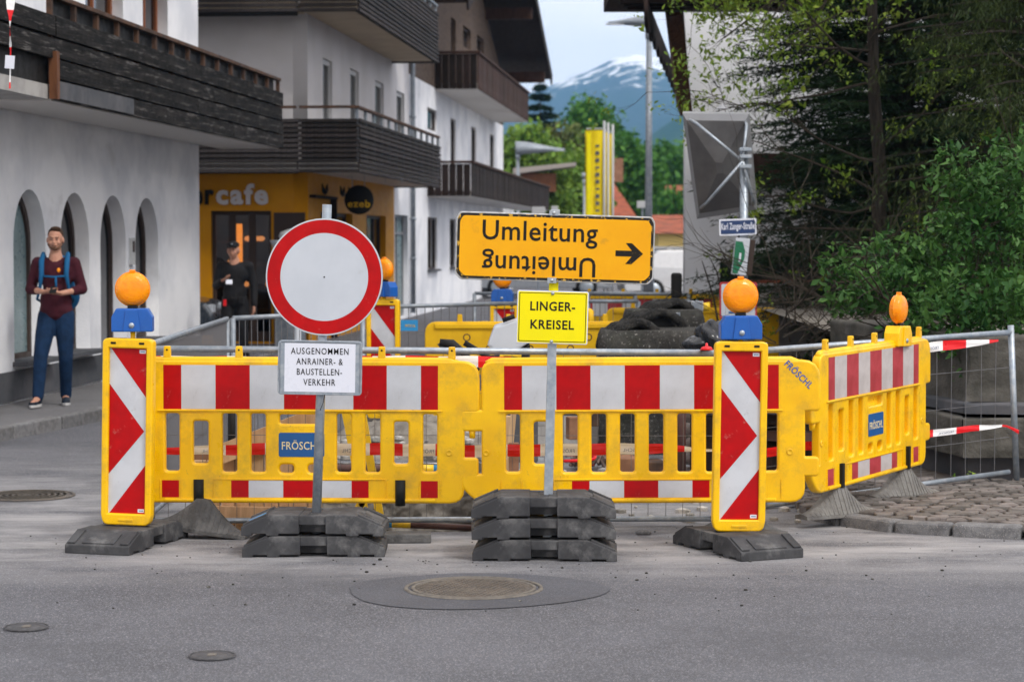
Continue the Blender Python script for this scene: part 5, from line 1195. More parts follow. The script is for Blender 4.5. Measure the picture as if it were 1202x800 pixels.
mb.add(list(inn)+[pk_.lerp(c, .12) for c in inn], [(0, 1, 5, 4), (1, 2, 6, 5), (2, 3, 7, 6), (3, 0, 4, 7), (4, 5, 6, 7)]); mb.build('mirror_back', M['mirror_back'], t)
mb = MB(); out2 = [c-nrm*.07 for c in crn]; mb.add(list(crn)+list(inn)+out2, [(0, 1, 5, 4), (1, 2, 6, 5), (2, 3, 7, 6), (3, 0, 4, 7), (0, 8, 9, 1), (1, 9, 10, 2), (2, 10, 11, 3), (3, 11, 8, 0), (8, 11, 10, 9)]); mb.build('mirror_frame', M['mirror_frame'], t)
hub = Vector((-.03, -.09, P(873, 190, YM).z))
for a, b in ((810, 141), (875, 143), (823, 244), (884, 240)):
    q = P(a, b, 22.2)-o0; MB().tube([Vector(q), Vector(q).lerp(hub, .1)+Vector((0, -.16, 0)), hub+Vector((0, -.04, 0))], .016, 8).build('strut', M['galv'], t)
for dz in (-.05, .05, .12): MB().box(hub+Vector((.03, 0, dz)), (.12, .11, .035)).build('clamp', M['galv'], t, bevel=.004)
ft_ = P(848, 128, YM)-o0; MB().lathe([(0, .08), (.02, .04), (.07, 0)], 10, Matrix.Translation((ft_.x, ft_.y, ft_.z))).build('finial', M['mirror_frame'], t)
sn = P(866, 266.5, YM-.08)-o0; M['street_blue'] = mat('street_sign_blue', (.010, .038, .13), .4)
s_ = plate('street_name_plate', _rr(-.187, -.082, .187, .082, .01), [], .012, .002, M['paper'], t, (sn.x, -.08, sn.z), (0, R(-2), 0)); link('blue_field', plate_mesh('bf', _rr(-.172, -.067, .172, .067, .006), [], .001, 0, M['street_blue']), s_, (0, -.007, 0)); text('Karl Zanger-Straße', 0, 0, .335, .09, M['paper'], s_, y=-.009, bold=.022)
M['green_sign'] = mat('green_sign', (.004, .15, .07), .4)
gs_ = P(869, 301, YM-.1)-o0; s_ = MB().box((0, 0, 0), (.145, .10, .37)).build('info_box', M['sign_white'], t, (gs_.x, -.12, gs_.z), (0, R(6), 0), bevel=.006)
link('green_field', plate_mesh('gf', [(-.07, -.175), (-.02, -.175), (.035, -.02), (.035, .06), (.0, .15), (-.07, .15)], [], .001, 0, M['green_sign']), s_, (0, -.052, 0)); text('i  ;-)', -.01, .0, .05, .022, M['paper'], s_, y=-.0545, rot=R(-90)) if 0 else None
text('iPunkt', -.012, -.01, .09, .03, M['paper'], s_, y=-.0545, rot=R(-90)) if 0 else MB().box((-.01, -.054, -.01), (.02, .002, .09)).build('white_print', M['paper'], s_)
MB().box((.055, -.0, -.0), (.05, .09, .36)).build('back_half', M['frame_d'], s_, (.05, .02, 0))
rs_ = P(866.5, 352.5, 21.6); t2 = thing('notice_sign', 'square white notice with a red border on a post, behind the right warning lamp', 'sign', (rs_.x, 21.6, rs_.z))
plate('board', _rr(-.185, -.18, .185, .18, .02), [], .01, .002, M['red_faded'], t2); link('white_field', plate_mesh('wf', _rr(-.168, -.163, .168, .163, .012), [], .001, 0, M['sign_white']), t2, (0, -.006, 0))
for xx, zz_, w_, h_ in ((-.11, .1, .07, .02), (-.1, .03, .05, .02), (.09, .1, .08, .02), (.1, 0, .05, .015), (-.05, -.12, .09, .02), (.09, -.1, .05, .02)): MB().box((xx, -.008, zz_), (w_, .001, h_)).build('print_mark', M['blue_label'], t2)
MB().box((0, .04, -rs_.z/2-.1), (.05, .05, rs_.z)).build('post', M['galv_dull'], t2)
# black rear view mirror on a rod (vehicle behind)
p = P(794, 335, 24); t = thing('vehicle_mirror', 'black vehicle wing mirror sticking up in front of the white house corner', 'wing mirror', p); MB().box((0, 0, 0), (.12, .08, .28)).build('mirror_head', M['black'], t, bevel=.03); MB().tube([(-.02, 0, -.1), (-.02, 0, -.75), (-.3, .3, -1.2)], .015, 8).build('rod', M['black'], t)
# ---------------------------------------------------------------- street lamps, flags, cars
def street_lamp(px, pytop, Y, L, r, label, hd=1., left=True, pybot=None):
    p = P(px, pytop, Y); t = thing('street_lamp', label, 'street lamp', (p.x, Y, 0), group='grey street lamps'); h = p.z
    MB().tube([(0, 0, 0), (0, 0, .9), (0, 0, 1.0), (0, 0, h)], [r*1.5, r*1.45, r, r*.75], 12).build('pole', M['galv_dull'], t)
    s = -1 if left else 1
    MB().tube([(0, 0, h-.35), (0, 0, h-.1)], r*1.05, 12).build('collar', M['galv'], t)
    mb = MB(); n = 14; vs = []
    for i in range(n+1):
        f = i/n; x = s*(f*L-.1); wd = .19*math.sin(math.pi*min(1, .25+f*.9))**.6*hd+.02; ht = (.16*(1-f)**.8*math.sin(math.pi*min(1, .35+f*.6))+.03)*hd
        vs += [(x, -wd, h), (x, -wd*.6, h+ht*.8), (x, 0, h+ht), (x, wd*.6, h+ht*.8), (x, wd, h), (x, wd*.5, h-ht*.5), (x, -wd*.5, h-ht*.5)]
    k = 7; fs = [(i*k+j, (i+1)*k+j, (i+1)*k+(j+1) % k, i*k+(j+1) % k) for i in range(n) for j in range(k)]+[tuple(range(k)), tuple(n*k+j for j in range(k))]
    mb.smooth = True; mb.add(vs, fs); mb.build('lamp_head', M['galv_dull'], t)
    MB().box((s*L*.75, 0, h-.03), (L*.4, .2, .02)).build('lamp_glass', M['sign_white'], t); return t
street_lamp(762, 27, 48, 1.0, .085, 'tall grey street lamp in front of the snowy mountain')
street_lamp(608, 176, 84, 1.9, .085, 'street lamp with a wide flat head above the lower balcony', hd=1.9, left=False)
street_lamp(686, 207, 90, .55, .07, 'small street lamp to the left of the yellow flags', hd=.9, left=False)
M['flag'] = mat('yellow_flag', (.80, .62, .01), .7, col2=(.72, .54, .01), ns=2)
for k, (px, x0_, x1_, pt) in enumerate(((709, 688, 709, 146), (713.5, 710, 713.5, 148), (719, 715, 719, 150))):
    Y = 70+k*2; b = P(px, 300, Y); t = thing('flag_pole', ('nearest pole with the widest yellow banner flag', 'middle pole with a narrow folded yellow flag', 'farthest pole with a thin pale yellow flag')[k], 'flag', (b.x, Y, 0), group='yellow banner flags'); zt = P(px, pt-4, Y).z
    MB().tube([(0, 0, 0), (0, 0, zt)], .04, 8).build('pole', M['frame_w'], t); wd = (x1_-x0_)/FPX*Y; z1 = P(0, pt+7, Y).z; z0_ = P(0, 262, Y).z
    MB().tube([(0, 0, z1+.05), (-wd, 0, z1+.05)], .02, 6).build('crossbar', M['frame_w'], t)
    def ff(u, v, wd=wd, z0_=z0_, z1=z1): return (-.03-wd*u, .05*math.sin(u*5+v*3), z0_+(z1-z0_)*v)
    fl = rough_grid('banner', ff, 10, 14, M['flag'], t, None)
    if k == 0: 
        tx = text('CAMPING', -wd*.5, (z0_+z1)/2-.3, (z1-z0_)*.62, wd*.36, M['plinth'], t, y=-.07, rot=R(-90), bold=.02) if 0 else None
        for j in range(11): MB().box((-wd*.38, -.075, z1-.5-j*.23), (wd*.22, .012, .13 if j % 3 else .07)).build('banner_print', M['plinth'], t)
        MB().box((-wd*.86, -.07, (z0_+z1)/2), (wd*.22, .01, z1-z0_-.1)).build('banner_edge', M['lemon'], t)
def car(loc, rz, label, body_m, suv=False):
    t = thing('parked_car', label, 'car', loc, rz, group='parked cars')
    L, W, Hc = 4.3, 1.76, 1.47
    prof = [(-2.12, .3), (-2.15, .62), (-2.02, .80), (-1.2, .95), (-.55, 1.40), (-.1, Hc), (1.1, 1.45), (1.75, 1.05), (2.08, .98), (2.15, .6), (2.1, .3)]
    n = len(prof); secs = [(-.88, .0), (-.86, .06), (.86, .06), (.88, .0)]
    mb = MB(); vs = []
    ys = [-.88, -.80, .80, .88]
    for j, y in enumerate(ys):
        for x, z in prof:
            e = 1 if j in (0, 3) else 0; zz_ = z if z < 1.0 else z-.0; yy = y*(1-.16*max(0, (z-.95))/.5)
            vs.append((x*(1-.015*e), yy, z-(.03*e if z > .5 else 0)))
    fs = [(j*n+i, j*n+i+1, (j+1)*n+i+1, (j+1)*n+i) for j in range(3) for i in range(n-1)]+[tuple(range(n)), tuple(3*n+i for i in range(n))]+[(j*n, (j+1)*n, (j+1)*n+n-1, j*n+n-1) for j in range(3)]
    mb.add(vs, fs); mb.build('body', body_m, t, bevel=.03)
    for s in (-1, 1):
        for pl in ([(-.98, .98), (-.50, 1.34), (.15, 1.38), (.15, .97)], [(.22, .97), (.22, 1.38), (1.02, 1.36), (1.5, 1.02)]):
            MB().prism([(x, z) for x, z in pl], .02).build('side_window', M['glass'], t, (0, s*.84, 0), (s*R(9), 0, 0))
        for x in (-1.35, 1.3):
            wh_ = MB().lathe([(0, .1), (.2, .1), (.31, .1), (.33, .07), (.33, -.1), (0, -.1)], 28, Matrix.Rotation(R(90), 4, 'X')).build('wheel', M['black'], t, (x, s*.80, .33), (0, 0, 0 if s < 0 else math.pi))
            MB().lathe([(0, .115), (.06, .11), (.2, .12), (.21, .1)], 28, Matrix.Rotation(R(90), 4, 'X')).build('rim', M['galv'], wh_)
        MB().box((-2.06, s*.62, .70), (.14, .34, .13)).build('headlight', M['sign_white'], t, bevel=.02); MB().box((2.1, s*.68, .82), (.08, .26, .16)).build('tail_light', M['red'], t, bevel=.02)
    MB().bar((-1.17, 0, 1.0), (-.56, 0, 1.42), 1.42, .015, up=(0, 0, 1)).build('windscreen', M['glass'], t); MB().bar((1.17, 0, 1.44), (1.72, 0, 1.09), 1.38, .015, up=(0, 0, 1)).build('rear_window', M['glass'], t)
    MB().box((-2.16, 0, .5), (.03, .9, .12)).build('grille', M['black'], t); MB().box((2.16, 0, .52), (.02, .5, .11)).build('number_plate', M['paper'], t); return t
M['car_dark'] = mat('dark_car_paint', (.03, .04, .055), .25, coat=.6); M['car_white'] = mat('white_car_paint', (.6, .61, .63), .3, coat=.6); M['car_grey'] = mat('grey_car_paint', (.25, .27, .3), .3, coat=.6)
car((-6.72, 34.1, 0), R(180), 'dark parked car in the gap between the arched house and the cafe', M['car_dark'])
car((5.2, 62, 0), R(184), 'white parked car beyond the right end of the detour sign', M['car_white']); car((.9, 66, 0), R(2), 'grey parked car far down the street behind the yellow barriers', M['car_grey'])
# white cup display outside the cafe
cp = P(349, 300, 35.6); t = thing('cup_display', 'white oversized cup display standing at the cafe front behind the round sign', 'display', (cp.x, 35.6, 0))
MB().lathe([(0, 0), (.3, 0), (.3, .05), (.06, .1), (.06, 1.3), (.3, 1.45), (.46, 1.85), (.50, 1.95), (.44, 1.95), (0, 1.9)], 32, Matrix.Scale(.9, 4)).build('cup', M['sign_white'], t)
MB().lathe([(.30, 1.96), (.34, 2.02), (.30, 2.10), (.12, 2.16), (0, 2.17)], 28, Matrix.Scale(.9, 4)).build('lid', M['frame_w'], t)
tag(MB().box((0, 0, .6), (.5, .1, 1.2)).build('grey_screen', M['galv_dull'], None, (P(340, 300, 35.9).x, 35.95, 0)), 'grey panel screen at the cafe front behind the round sign', 'screen')

# ---------------------------------------------------------------- people
M['skin'] = mat('skin', (.50, .27, .19), .5, col2=(.46, .23, .16), ns=18, sss=.08)
M['hair'] = mat('brown_hair', (.055, .030, .018), .7, bump=1, bs=90)
M['maroon'] = mat('maroon_sweater', (.060, .012, .020), .9, col2=(.045, .009, .015), ns=12, bump=.5, bs=70)
M['jeans'] = mat('blue_jeans', (.009, .030, .078), .85, col2=(.006, .020, .052), ns=10, bump=.5, bs=60)
M['pack'] = mat('blue_backpack', (.01, .10, .24), .7)
M['shoe'] = mat('dark_shoe', (.012, .018, .03), .6); M['sole'] = mat('white_sole', (.5, .5, .5), .6)
M['uniform'] = mat('black_uniform', (.010, .010, .012), .75, col2=(.018, .018, .02), ns=9, bump=.6, bs=40)
M['sock'] = mat('grey_sock', (.3, .32, .35), .9)
def remesh(o, vox, sm=4):
    m = o.modifiers.new('r', 'REMESH'); m.mode = 'VOXEL'; m.voxel_size = vox; m.use_smooth_shade = True
    s = o.modifiers.new('s', 'SMOOTH'); s.factor = .5; s.iterations = sm; return o
def chain(mb, pts, rs):
    for a, b, r0, r1 in zip(pts, pts[1:], rs, rs[1:]): mb.cap(a, r0, b, r1)
def hand(mb, w_, d, nrm, side, curl=.9):
    # w_: wrist, d: direction to the fingertips, nrm: palm normal, side: +1/-1 thumb side
    w_ = Vector(w_); d = Vector(d).normalized(); nrm = Vector(nrm).normalized(); s = d.cross(nrm).normalized()*side
    for k in range(4):
        off = (k-1.5)*.019; b = w_+d*.085+s*(-off); mb.cap(w_+s*(-off*.6)+d*.02, .017, b, .013)
        L = (.075, .085, .08, .062)[k]; p = b; dd = d.copy()
        for j in range(3):
            dd = (dd+nrm*curl*.45).normalized(); q = p+dd*L*(.42, .33, .25)[j]; mb.cap(p, .0095-.0008*j, q, .0088-.0008*j); p = q
    tb = w_+s*.026+d*.025; t1 = tb+(s*.6+d*.6+nrm*.4).normalized()*.042; t2 = t1+(d*.8+nrm*.6).normalized()*.032; mb.cap(tb, .014, t1, .011); mb.cap(t1, .011, t2, .009)
def person(loc, rz, J, label, cfg):
    t = thing('person', label, 'person', loc, rz); V = {k: Vector(v) for k, v in J.items()}
    b = MB(); h = V['head']
    # head and neck
    b.ell(h+Vector((0, .012, .02)), (.076, .094, .10), 28); b.ell(h+Vector((0, -.022, -.045)), (.058, .068, .072), 24); b.ell(h+Vector((0, -.045, -.092)), (.030, .030, .024), 16)
    b.cap(h+Vector((0, -.088, -.002)), .010, h+Vector((0, -.106, -.034)), .015); b.cap(h+Vector((-.028, -.082, .018)), .012, h+Vector((.028, -.082, .018)), .012)
    for s in (-1, 1): b.ell(h+Vector((s*.080, .012, -.012)), (.012, .022, .032), 12); b.ell(h+Vector((s*.042, -.066, -.035)), (.022, .02, .022), 12)
    b.cap(h+Vector((-.018, -.088, -.062)), .0085, h+Vector((.018, -.088, -.062)), .0085)
    b.cap(h+Vector((0, .015, -.06)), .055, V['neck'], .060)
    chain(b, [V['neck'], V['chest'], V['waist'], V['pelvis']], [.07, .125, .115, .12]); b.ell(V['chest'], (.165, .10, .15), 20)
    for s in 'LR':
        chain(b, [V['sh'+s], V['el'+s], V['wr'+s]], [.048, .040, .027]); chain(b, [V['hip'+s], V['kn'+s], V['an'+s]], [.085, .055, .038])
        b.cap(V['chest']+Vector((0, 0, .08)), .07, V['sh'+s], .05); b.cap(V['an'+s], .04, V['toe'+s], .03)
        hand(b, V['wr'+s], V['hd'+s], V['hn'+s], 1 if (s == 'L') == cfg.get('th'+s, True) else -1, cfg.get('curl', .9))
    remesh(b.build('body', M['skin'], t), .006, 5)
    # clothing
    top = MB(); chain(top, [V['neck']+Vector((0, .01, -.035)), V['chest'], V['waist'], V['pelvis']+Vector((0, 0, .02))], [.072, .135, .132, .142]); top.ell(V['chest']+Vector((0, .0, .03)), (.20, .125, .17), 24); top.ell(V['waist']+Vector((0, 0, -.03)), (.165, .125, .17), 24); top.cap(V['pelvis']+Vector((-.06, 0, .01)), .115, V['pelvis']+Vector((.06, 0, .01)), .115)
    for s in 'LR':
        top.cap(V['chest']+Vector((0, .0, .10)), .085, V['sh'+s], .068); f = cfg.get('sleeve', .35); e = V['el'+s].lerp(V['wr'+s], f); chain(top, [V['sh'+s], V['sh'+s].lerp(V['el'+s], .5)+Vector((0, .01, 0)), V['el'+s], e], [.066, .060, .056, .047])
    remesh(top.build('top', M[cfg['top']], t), .011, 4)
    tr = MB(); tr.cap(V['pelvis']+Vector((-.05, 0, .03)), .115, V['pelvis']+Vector((.05, 0, .03)), .115); tr.ell(V['pelvis']+Vector((0, .02, -.02)), (.17, .125, .13), 20)
    for s in 'LR': k = V['kn'+s]; chain(tr, [V['hip'+s], k.lerp(V['hip'+s], .5)+Vector((0, -.01, 0)), k, k.lerp(V['an'+s], .5), V['an'+s]+Vector((0, 0, .02))], [.105, .095, .074, .066, .060])
    remesh(tr.build('trousers', M[cfg['tr']], t), .011, 4)
    for s in 'LR':
        a, c = V['an'+s], V['toe'+s]; z = a.z-.075; sh = MB(); sh.cap(Vector((a.x, a.y+.02, z+.05)), .042, Vector((a.x, a.y, z+.085)), .045); sh.cap(Vector((a.x, a.y, z+.05)), .045, Vector((c.x, c.y+.03, z+.036)), .038); sh.ell(Vector((c.x, c.y+.03, z+.03)), (.046, .07, .034), 16)
        so_ = remesh(sh.build('shoe', M['shoe'], t), .008, 3); sl_ = MB(); d = (c-a); d.z = 0; L = d.length+.13; M4 = Matrix.Translation(((a.x+c.x)/2, (a.y+c.y)/2+.005, z+.008)) @ Matrix.Rotation(math.atan2(d.y, d.x), 4, 'Z')
        sl_.add([(x*L/2, y*.048, zz_) for zz_ in (-.012, .014) for x, y in [(math.cos(q*.524), math.sin(q*.524)) for q in range(12)]], [tuple(range(11, -1, -1)), tuple(range(12, 24))]+[(i, (i+1) % 12, (i+1) % 12+12, i+12) for i in range(12)], M4); sl_.build('sole', M['sole' if cfg.get('white_sole') else 'shoe'], so_)
    # face details
    fc_ = MB()
    for s in (-1, 1):
        e = MB().ell(h+Vector((s*.030, -.083, -.002)), (.009, .007, .0045), 12).build('eye', M['sock'], t); MB().ell(h+Vector((s*.030, -.0895, -.002)), (.006, .003, .0045), 8).build('iris', M['hair'], e)
        MB().cap(h+Vector((s*.014, -.094, .019)), .0035, h+Vector((s*.046, -.086, .021)), .003).build('eyebrow', M['hair'], t)
    MB().cap(h+Vector((-.02, -.0955, -.062)), .004, h+Vector((.02, -.0955, -.062)), .004).build('lips', M['brick'], t)
    return t, V, h
zf = .058
man, V, h = person((P(67, 470, 22.4).x, 22.4, zf), R(4), dict(
    head=(0, -.02, 1.715), neck=(0, .0, 1.545), chest=(0, .01, 1.34), waist=(0, 0, 1.12), pelvis=(0, 0, .97),
    shL=(.185, .02, 1.47), elL=(.265, .03, 1.20), wrL=(.085, -.215, 1.165), hdL=(-.9, -.45, .1), hnL=(-.2, .2, .9),
    shR=(-.185, .02, 1.47), elR=(-.265, .03, 1.20), wrR=(-.10, -.215, 1.18), hdR=(.9, -.4, 0), hnR=(.2, .2, .9),
    hipL=(.085, 0, .93), knL=(.10, -.05, .50), anL=(.075, .12, .085), toeL=(.09, -.03, .03),
    hipR=(-.085, 0, .93), knR=(-.14, -.16, .51), anR=(-.16, -.24, .09), toeR=(-.19, -.40, .05)),
    'young man in maroon sweater, jeans and blue backpack walking with a phone', dict(top='maroon', tr='jeans', sleeve=.42, white_sole=True, curl=.8))
hb = MB(); hb.ell(h+Vector((0, .030, .048)), (.081, .092, .084), 28); hb.ell(h+Vector((.01, -.035, .108)), (.055, .04, .026), 18); hb.ell(h+Vector((0, .06, -.01)), (.072, .055, .07), 18); remesh(hb.build('hair', M['hair'], man), .009, 2)
bd = MB(); bd.ell(h+Vector((0, -.042, -.088)), (.048, .045, .028), 18); bd.cap(h+Vector((-.066, -.02, -.05)), .014, h+Vector((-.04, -.055, -.088)), .016); bd.cap(h+Vector((.066, -.02, -.05)), .014, h+Vector((.04, -.055, -.088)), .016)
M['stubble'] = mat('short_beard', (.16, .085, .055), .8); remesh(bd.build('beard', M['stubble'], man), .007, 3)
for s in (-1, 1):
    pts = [(s*.115, .10, 1.50), (s*.125, .0, 1.565), (s*.13, -.105, 1.49), (s*.125, -.145, 1.36), (s*.145, -.125, 1.22), (s*.19, -.02, 1.10), (s*.15, .12, 1.06)]
    MB().tube([Vector(p) for p in pts], [.02, .024, .028, .026, .016, .014, .014], 8).build('backpack_strap', M['pack'], man)
MB().tube([(-.125, -.15, 1.34), (0, -.155, 1.33), (.125, -.15, 1.34)], .011, 8).build('chest_strap', M['pack'], man)
MB().tube([(.02, -.16, 1.33), (.025, -.165, 1.2)], .012, 8).build('strap_end', M['pack'], man); MB().ell((.05, -.155, 1.40), (.018, .008, .024), 10).build('orange_clip', M['lens'], man)
bpk = MB(); bpk.ell((0, .21, 1.32), (.17, .11, .24), 24); bpk.ell((.06, .2, 1.12), (.16, .10, .16), 20); remesh(bpk.build('backpack', M['pack'], man), .012, 4)
for s, a in (('L', V['anL']), ('R', V['anR'])): MB().cap(a+Vector((0, .0, -.0)), .047, a+Vector((0, .0, .05)), .047).build('sock', M['sock'], man)
ph_ = tag(MB().box((0, 0, 0), (.07, .14, .009)).build('phone', M['black'], None, (P(64, 336, 22.16).x, 22.10, zf+1.20), (R(25), 0, R(4)), bevel=.003), 'black phone held in both hands of the walking man', 'phone')
off, V, h = person((P(276, 400, 30).x, 30.0, 0), R(-6), dict(
    head=(-.01, -.04, 1.62), neck=(0, .0, 1.47), chest=(0, .01, 1.27), waist=(0, 0, 1.07), pelvis=(0, 0, .93),
    shL=(.195, .02, 1.40), elL=(.26, .05, 1.11), wrL=(.275, -.02, .86), hdL=(.02, -.1, -1), hnL=(-1, 0, 0),
    shR=(-.195, .02, 1.40), elR=(-.27, .02, 1.13), wrR=(-.13, -.21, 1.20), hdR=(.75, -.5, .35), hnR=(.3, -.2, .9),
    hipL=(.09, 0, .90), knL=(.12, -.03, .49), anL=(.14, .03, .085), toeL=(.17, -.13, .03),
    hipR=(-.09, 0, .90), knR=(-.11, -.05, .49), anR=(-.12, 0, .085), toeR=(-.14, -.16, .03)),
    'person in black jacket and peaked cap looking down at a white phone', dict(top='uniform', tr='uniform', sleeve=.93, curl=.9))
cb = MB(); cb.ell(h+Vector((0, .012, .075)), (.086, .098, .052), 24); cb.cap(h+Vector((-.04, -.05, .05)), .03, h+Vector((.04, -.05, .05)), .03); remesh(cb.build('cap', M['uniform'], off), .008, 3)
MB().ell(h+Vector((0, -.115, .045)), (.062, .052, .008), 16).build('cap_peak', M['uniform'], off); MB().ell(h+Vector((0, -.084, .085)), (.012, .006, .012), 8).build('cap_badge', M['galv'], off)
hb = MB(); hb.ell(h+Vector((0, .035, .0)), (.080, .075, .08), 20); remesh(hb.build('hair', M['hair'], off), .01, 2)
MB().tube([(-.165, .0, .965), (0, -.135, .955), (.165, 0, .965)], .024, 8).build('belt', M['black'], off); MB().box((-.11, -.13, .90), (.04, .04, .09)).build('red_tag', M['tape_red'], off, bevel=.005); MB().box((.12, -.13, .93), (.07, .05, .1)).build('pouch', M['uniform'], off, bevel=.01)
p = P(268, 331, 29.72); tag(MB().box((0, 0, 0), (.09, .02, .07)).build('white_phone', M['paper'], None, (p.x+.01, 29.72, p.z), (R(-30), 0, .2), bevel=.006), 'small white phone held at the chest by the person in black', 'phone')
# ---------------------------------------------------------------- vegetation
def leafmat(name, a, b, rough=.5, trans=.25):
    m = mat(name, a, rough, col2=b, ns=1.6, lo=.35, hi=.65, island=.35); bs = m.node_tree.nodes['Principled BSDF']
    nt = m.node_tree; o = nt.nodes['Material Output']; tl = N(nt, 'ShaderNodeBsdfTranslucent'); ms = N(nt, 'ShaderNodeMixShader'); ms.inputs[0].default_value = trans
    src = bs.inputs['Base Color'].links[0].from_socket; nt.links.new(src, tl.inputs[0]); nt.links.new(bs.outputs[0], ms.inputs[1]); nt.links.new(tl.outputs[0], ms.inputs[2]); nt.links.new(ms.outputs[0], o.inputs[0]); return m
M['leaf_elder'] = leafmat('elder_leaves', (.028, .092, .020), (.064, .150, .032)); M['leaf_young'] = leafmat('young_leaves', (.12, .22, .02), (.19, .26, .035)); M['needle'] = leafmat('dark_needles', (.006, .020, .007), (.016, .040, .011), .7, .08)
M['needle2'] = leafmat('olive_needles', (.020, .036, .009), (.038, .056, .013), .7, .1); M['leaf_far'] = leafmat('broad_leaves', (.035, .13, .02), (.075, .20, .025)); M['leaf_far2'] = leafmat('light_leaves', (.10, .21, .025), (.17, .27, .04)); M['leaf_brown'] = leafmat('bronze_leaves', (.12, .12, .04), (.09, .15, .03))
M['bark'] = mat('bark', (.020, .017, .014), .95, col2=(.045, .039, .031), ns=5, stretch=(6, 6, 1), bump=1.5, bs=18); M['twig'] = mat('bare_twigs', (.050, .041, .032), .9, col2=(.028, .023, .018), ns=9)
def leaves(C_, S_, nrm_up=.4, asp=.55, fold=True, dirs=None):
    # C_: (n,3) centres, S_: (n,) sizes ; each leaf = two quads folded along the midrib -> returns V,F (quads)
    n = len(C_); a = rng.normal(size=(n, 3)) if dirs is None else dirs; a /= np.linalg.norm(a, axis=1)[:, None]+1e-9
    up = rng.normal(size=(n, 3)); up[:, 2] += nrm_up*4; s = np.cross(a, up); s /= np.linalg.norm(s, axis=1)[:, None]+1e-9; u = np.cross(s, a)
    L = S_[:, None]; W = L*asp/2; p0 = C_-a*L/2; p1 = C_+a*L/2; c1 = C_-a*L*.12; dz = u*W*.35
    l1 = c1+s*W+dz; r1 = c1-s*W+dz; V = np.stack([p0, l1, p1, r1], 1).reshape(-1, 3); i = np.arange(n)[:, None]*4
    return V, np.concatenate([i+np.array([[0, 1, 2]]), i+np.array([[0, 2, 3]])], 0)
def clumps(centers, radii, n_cl, n_leaf, cl_r, size, **k):
    cs = []; 
    for (c, r) in zip(centers, radii):
        m = max(1, int(n_cl*(r[0]*r[1]*r[2])**.667)); d = rng.normal(size=(m, 3)); d /= np.linalg.norm(d, axis=1)[:, None]; rad = rng.uniform(.25, 1.08, size=(m, 1))**.45
        cs.append(np.array(c)+d*rad*np.array(r))
    cs = np.concatenate(cs); off_ = rng.normal(size=(len(cs), n_leaf, 3))*cl_r*np.array([1, 1, .7]); P_ = (cs[:, None, :]+off_).reshape(-1, 3)
    return leaves(P_, size*rng.uniform(.45, 1.45, len(P_)), **k)
def branchy(mb, p, d, L, r, depth, spread=.55, up=.0, n=3, segs=5):
    pts = [Vector(p)]; d = Vector(d).normalized()
    for i in range(segs):
        d = (d+Vector((random.gauss(0, .13), random.gauss(0, .13), random.gauss(0, .13)+up))).normalized(); pts.append(pts[-1]+d*L/segs)
    mb.tube(pts, [r*(1-.75*i/segs) for i in range(segs+1)], 6 if r > .01 else 4, cap=False); tips = [pts[-1]]
    if depth:
        for k in range(n):
            i = random.randint(1, segs); q = (d+Vector((random.gauss(0, spread), random.gauss(0, spread), random.gauss(0, spread)))).normalized(); tips += branchy(mb, pts[i], q, L*random.uniform(.4, .7), r*.5, depth-1, spread, up, n, max(3, segs-1))
    return tips
def tree(name, label, base, trunk_h, trunk_r, centers, radii, m, ncl=60, nleaf=30, clr=.3, size=.3, group=None, limbs=5, cat='tree', **k):
    t = thing(name, label, cat, base, group=group); mb = MB()
    mb.tube([(0, 0, 0), (.05*trunk_h*.2, 0, trunk_h*.5), (0, 0, trunk_h)], [trunk_r, trunk_r*.75, trunk_r*.35], 10)
    for c, r in list(zip(centers, radii))[:limbs]:
        c = Vector(c)-Vector(base); s = Vector((0, 0, min(trunk_h*.8, max(.2, c.z*.55)))); mb.tube([s, s.lerp(c, .5)+Vector((0, 0, .1*c.length*.2)), c], [trunk_r*.45, trunk_r*.3, trunk_r*.12], 6)
    mb.build('trunk', M['bark'], t)
    V, F = clumps([np.array(c)-np.array(base) for c in centers], radii, ncl, nleaf, clr, size, **k); quads('crown', V, F, M[m], t); return t
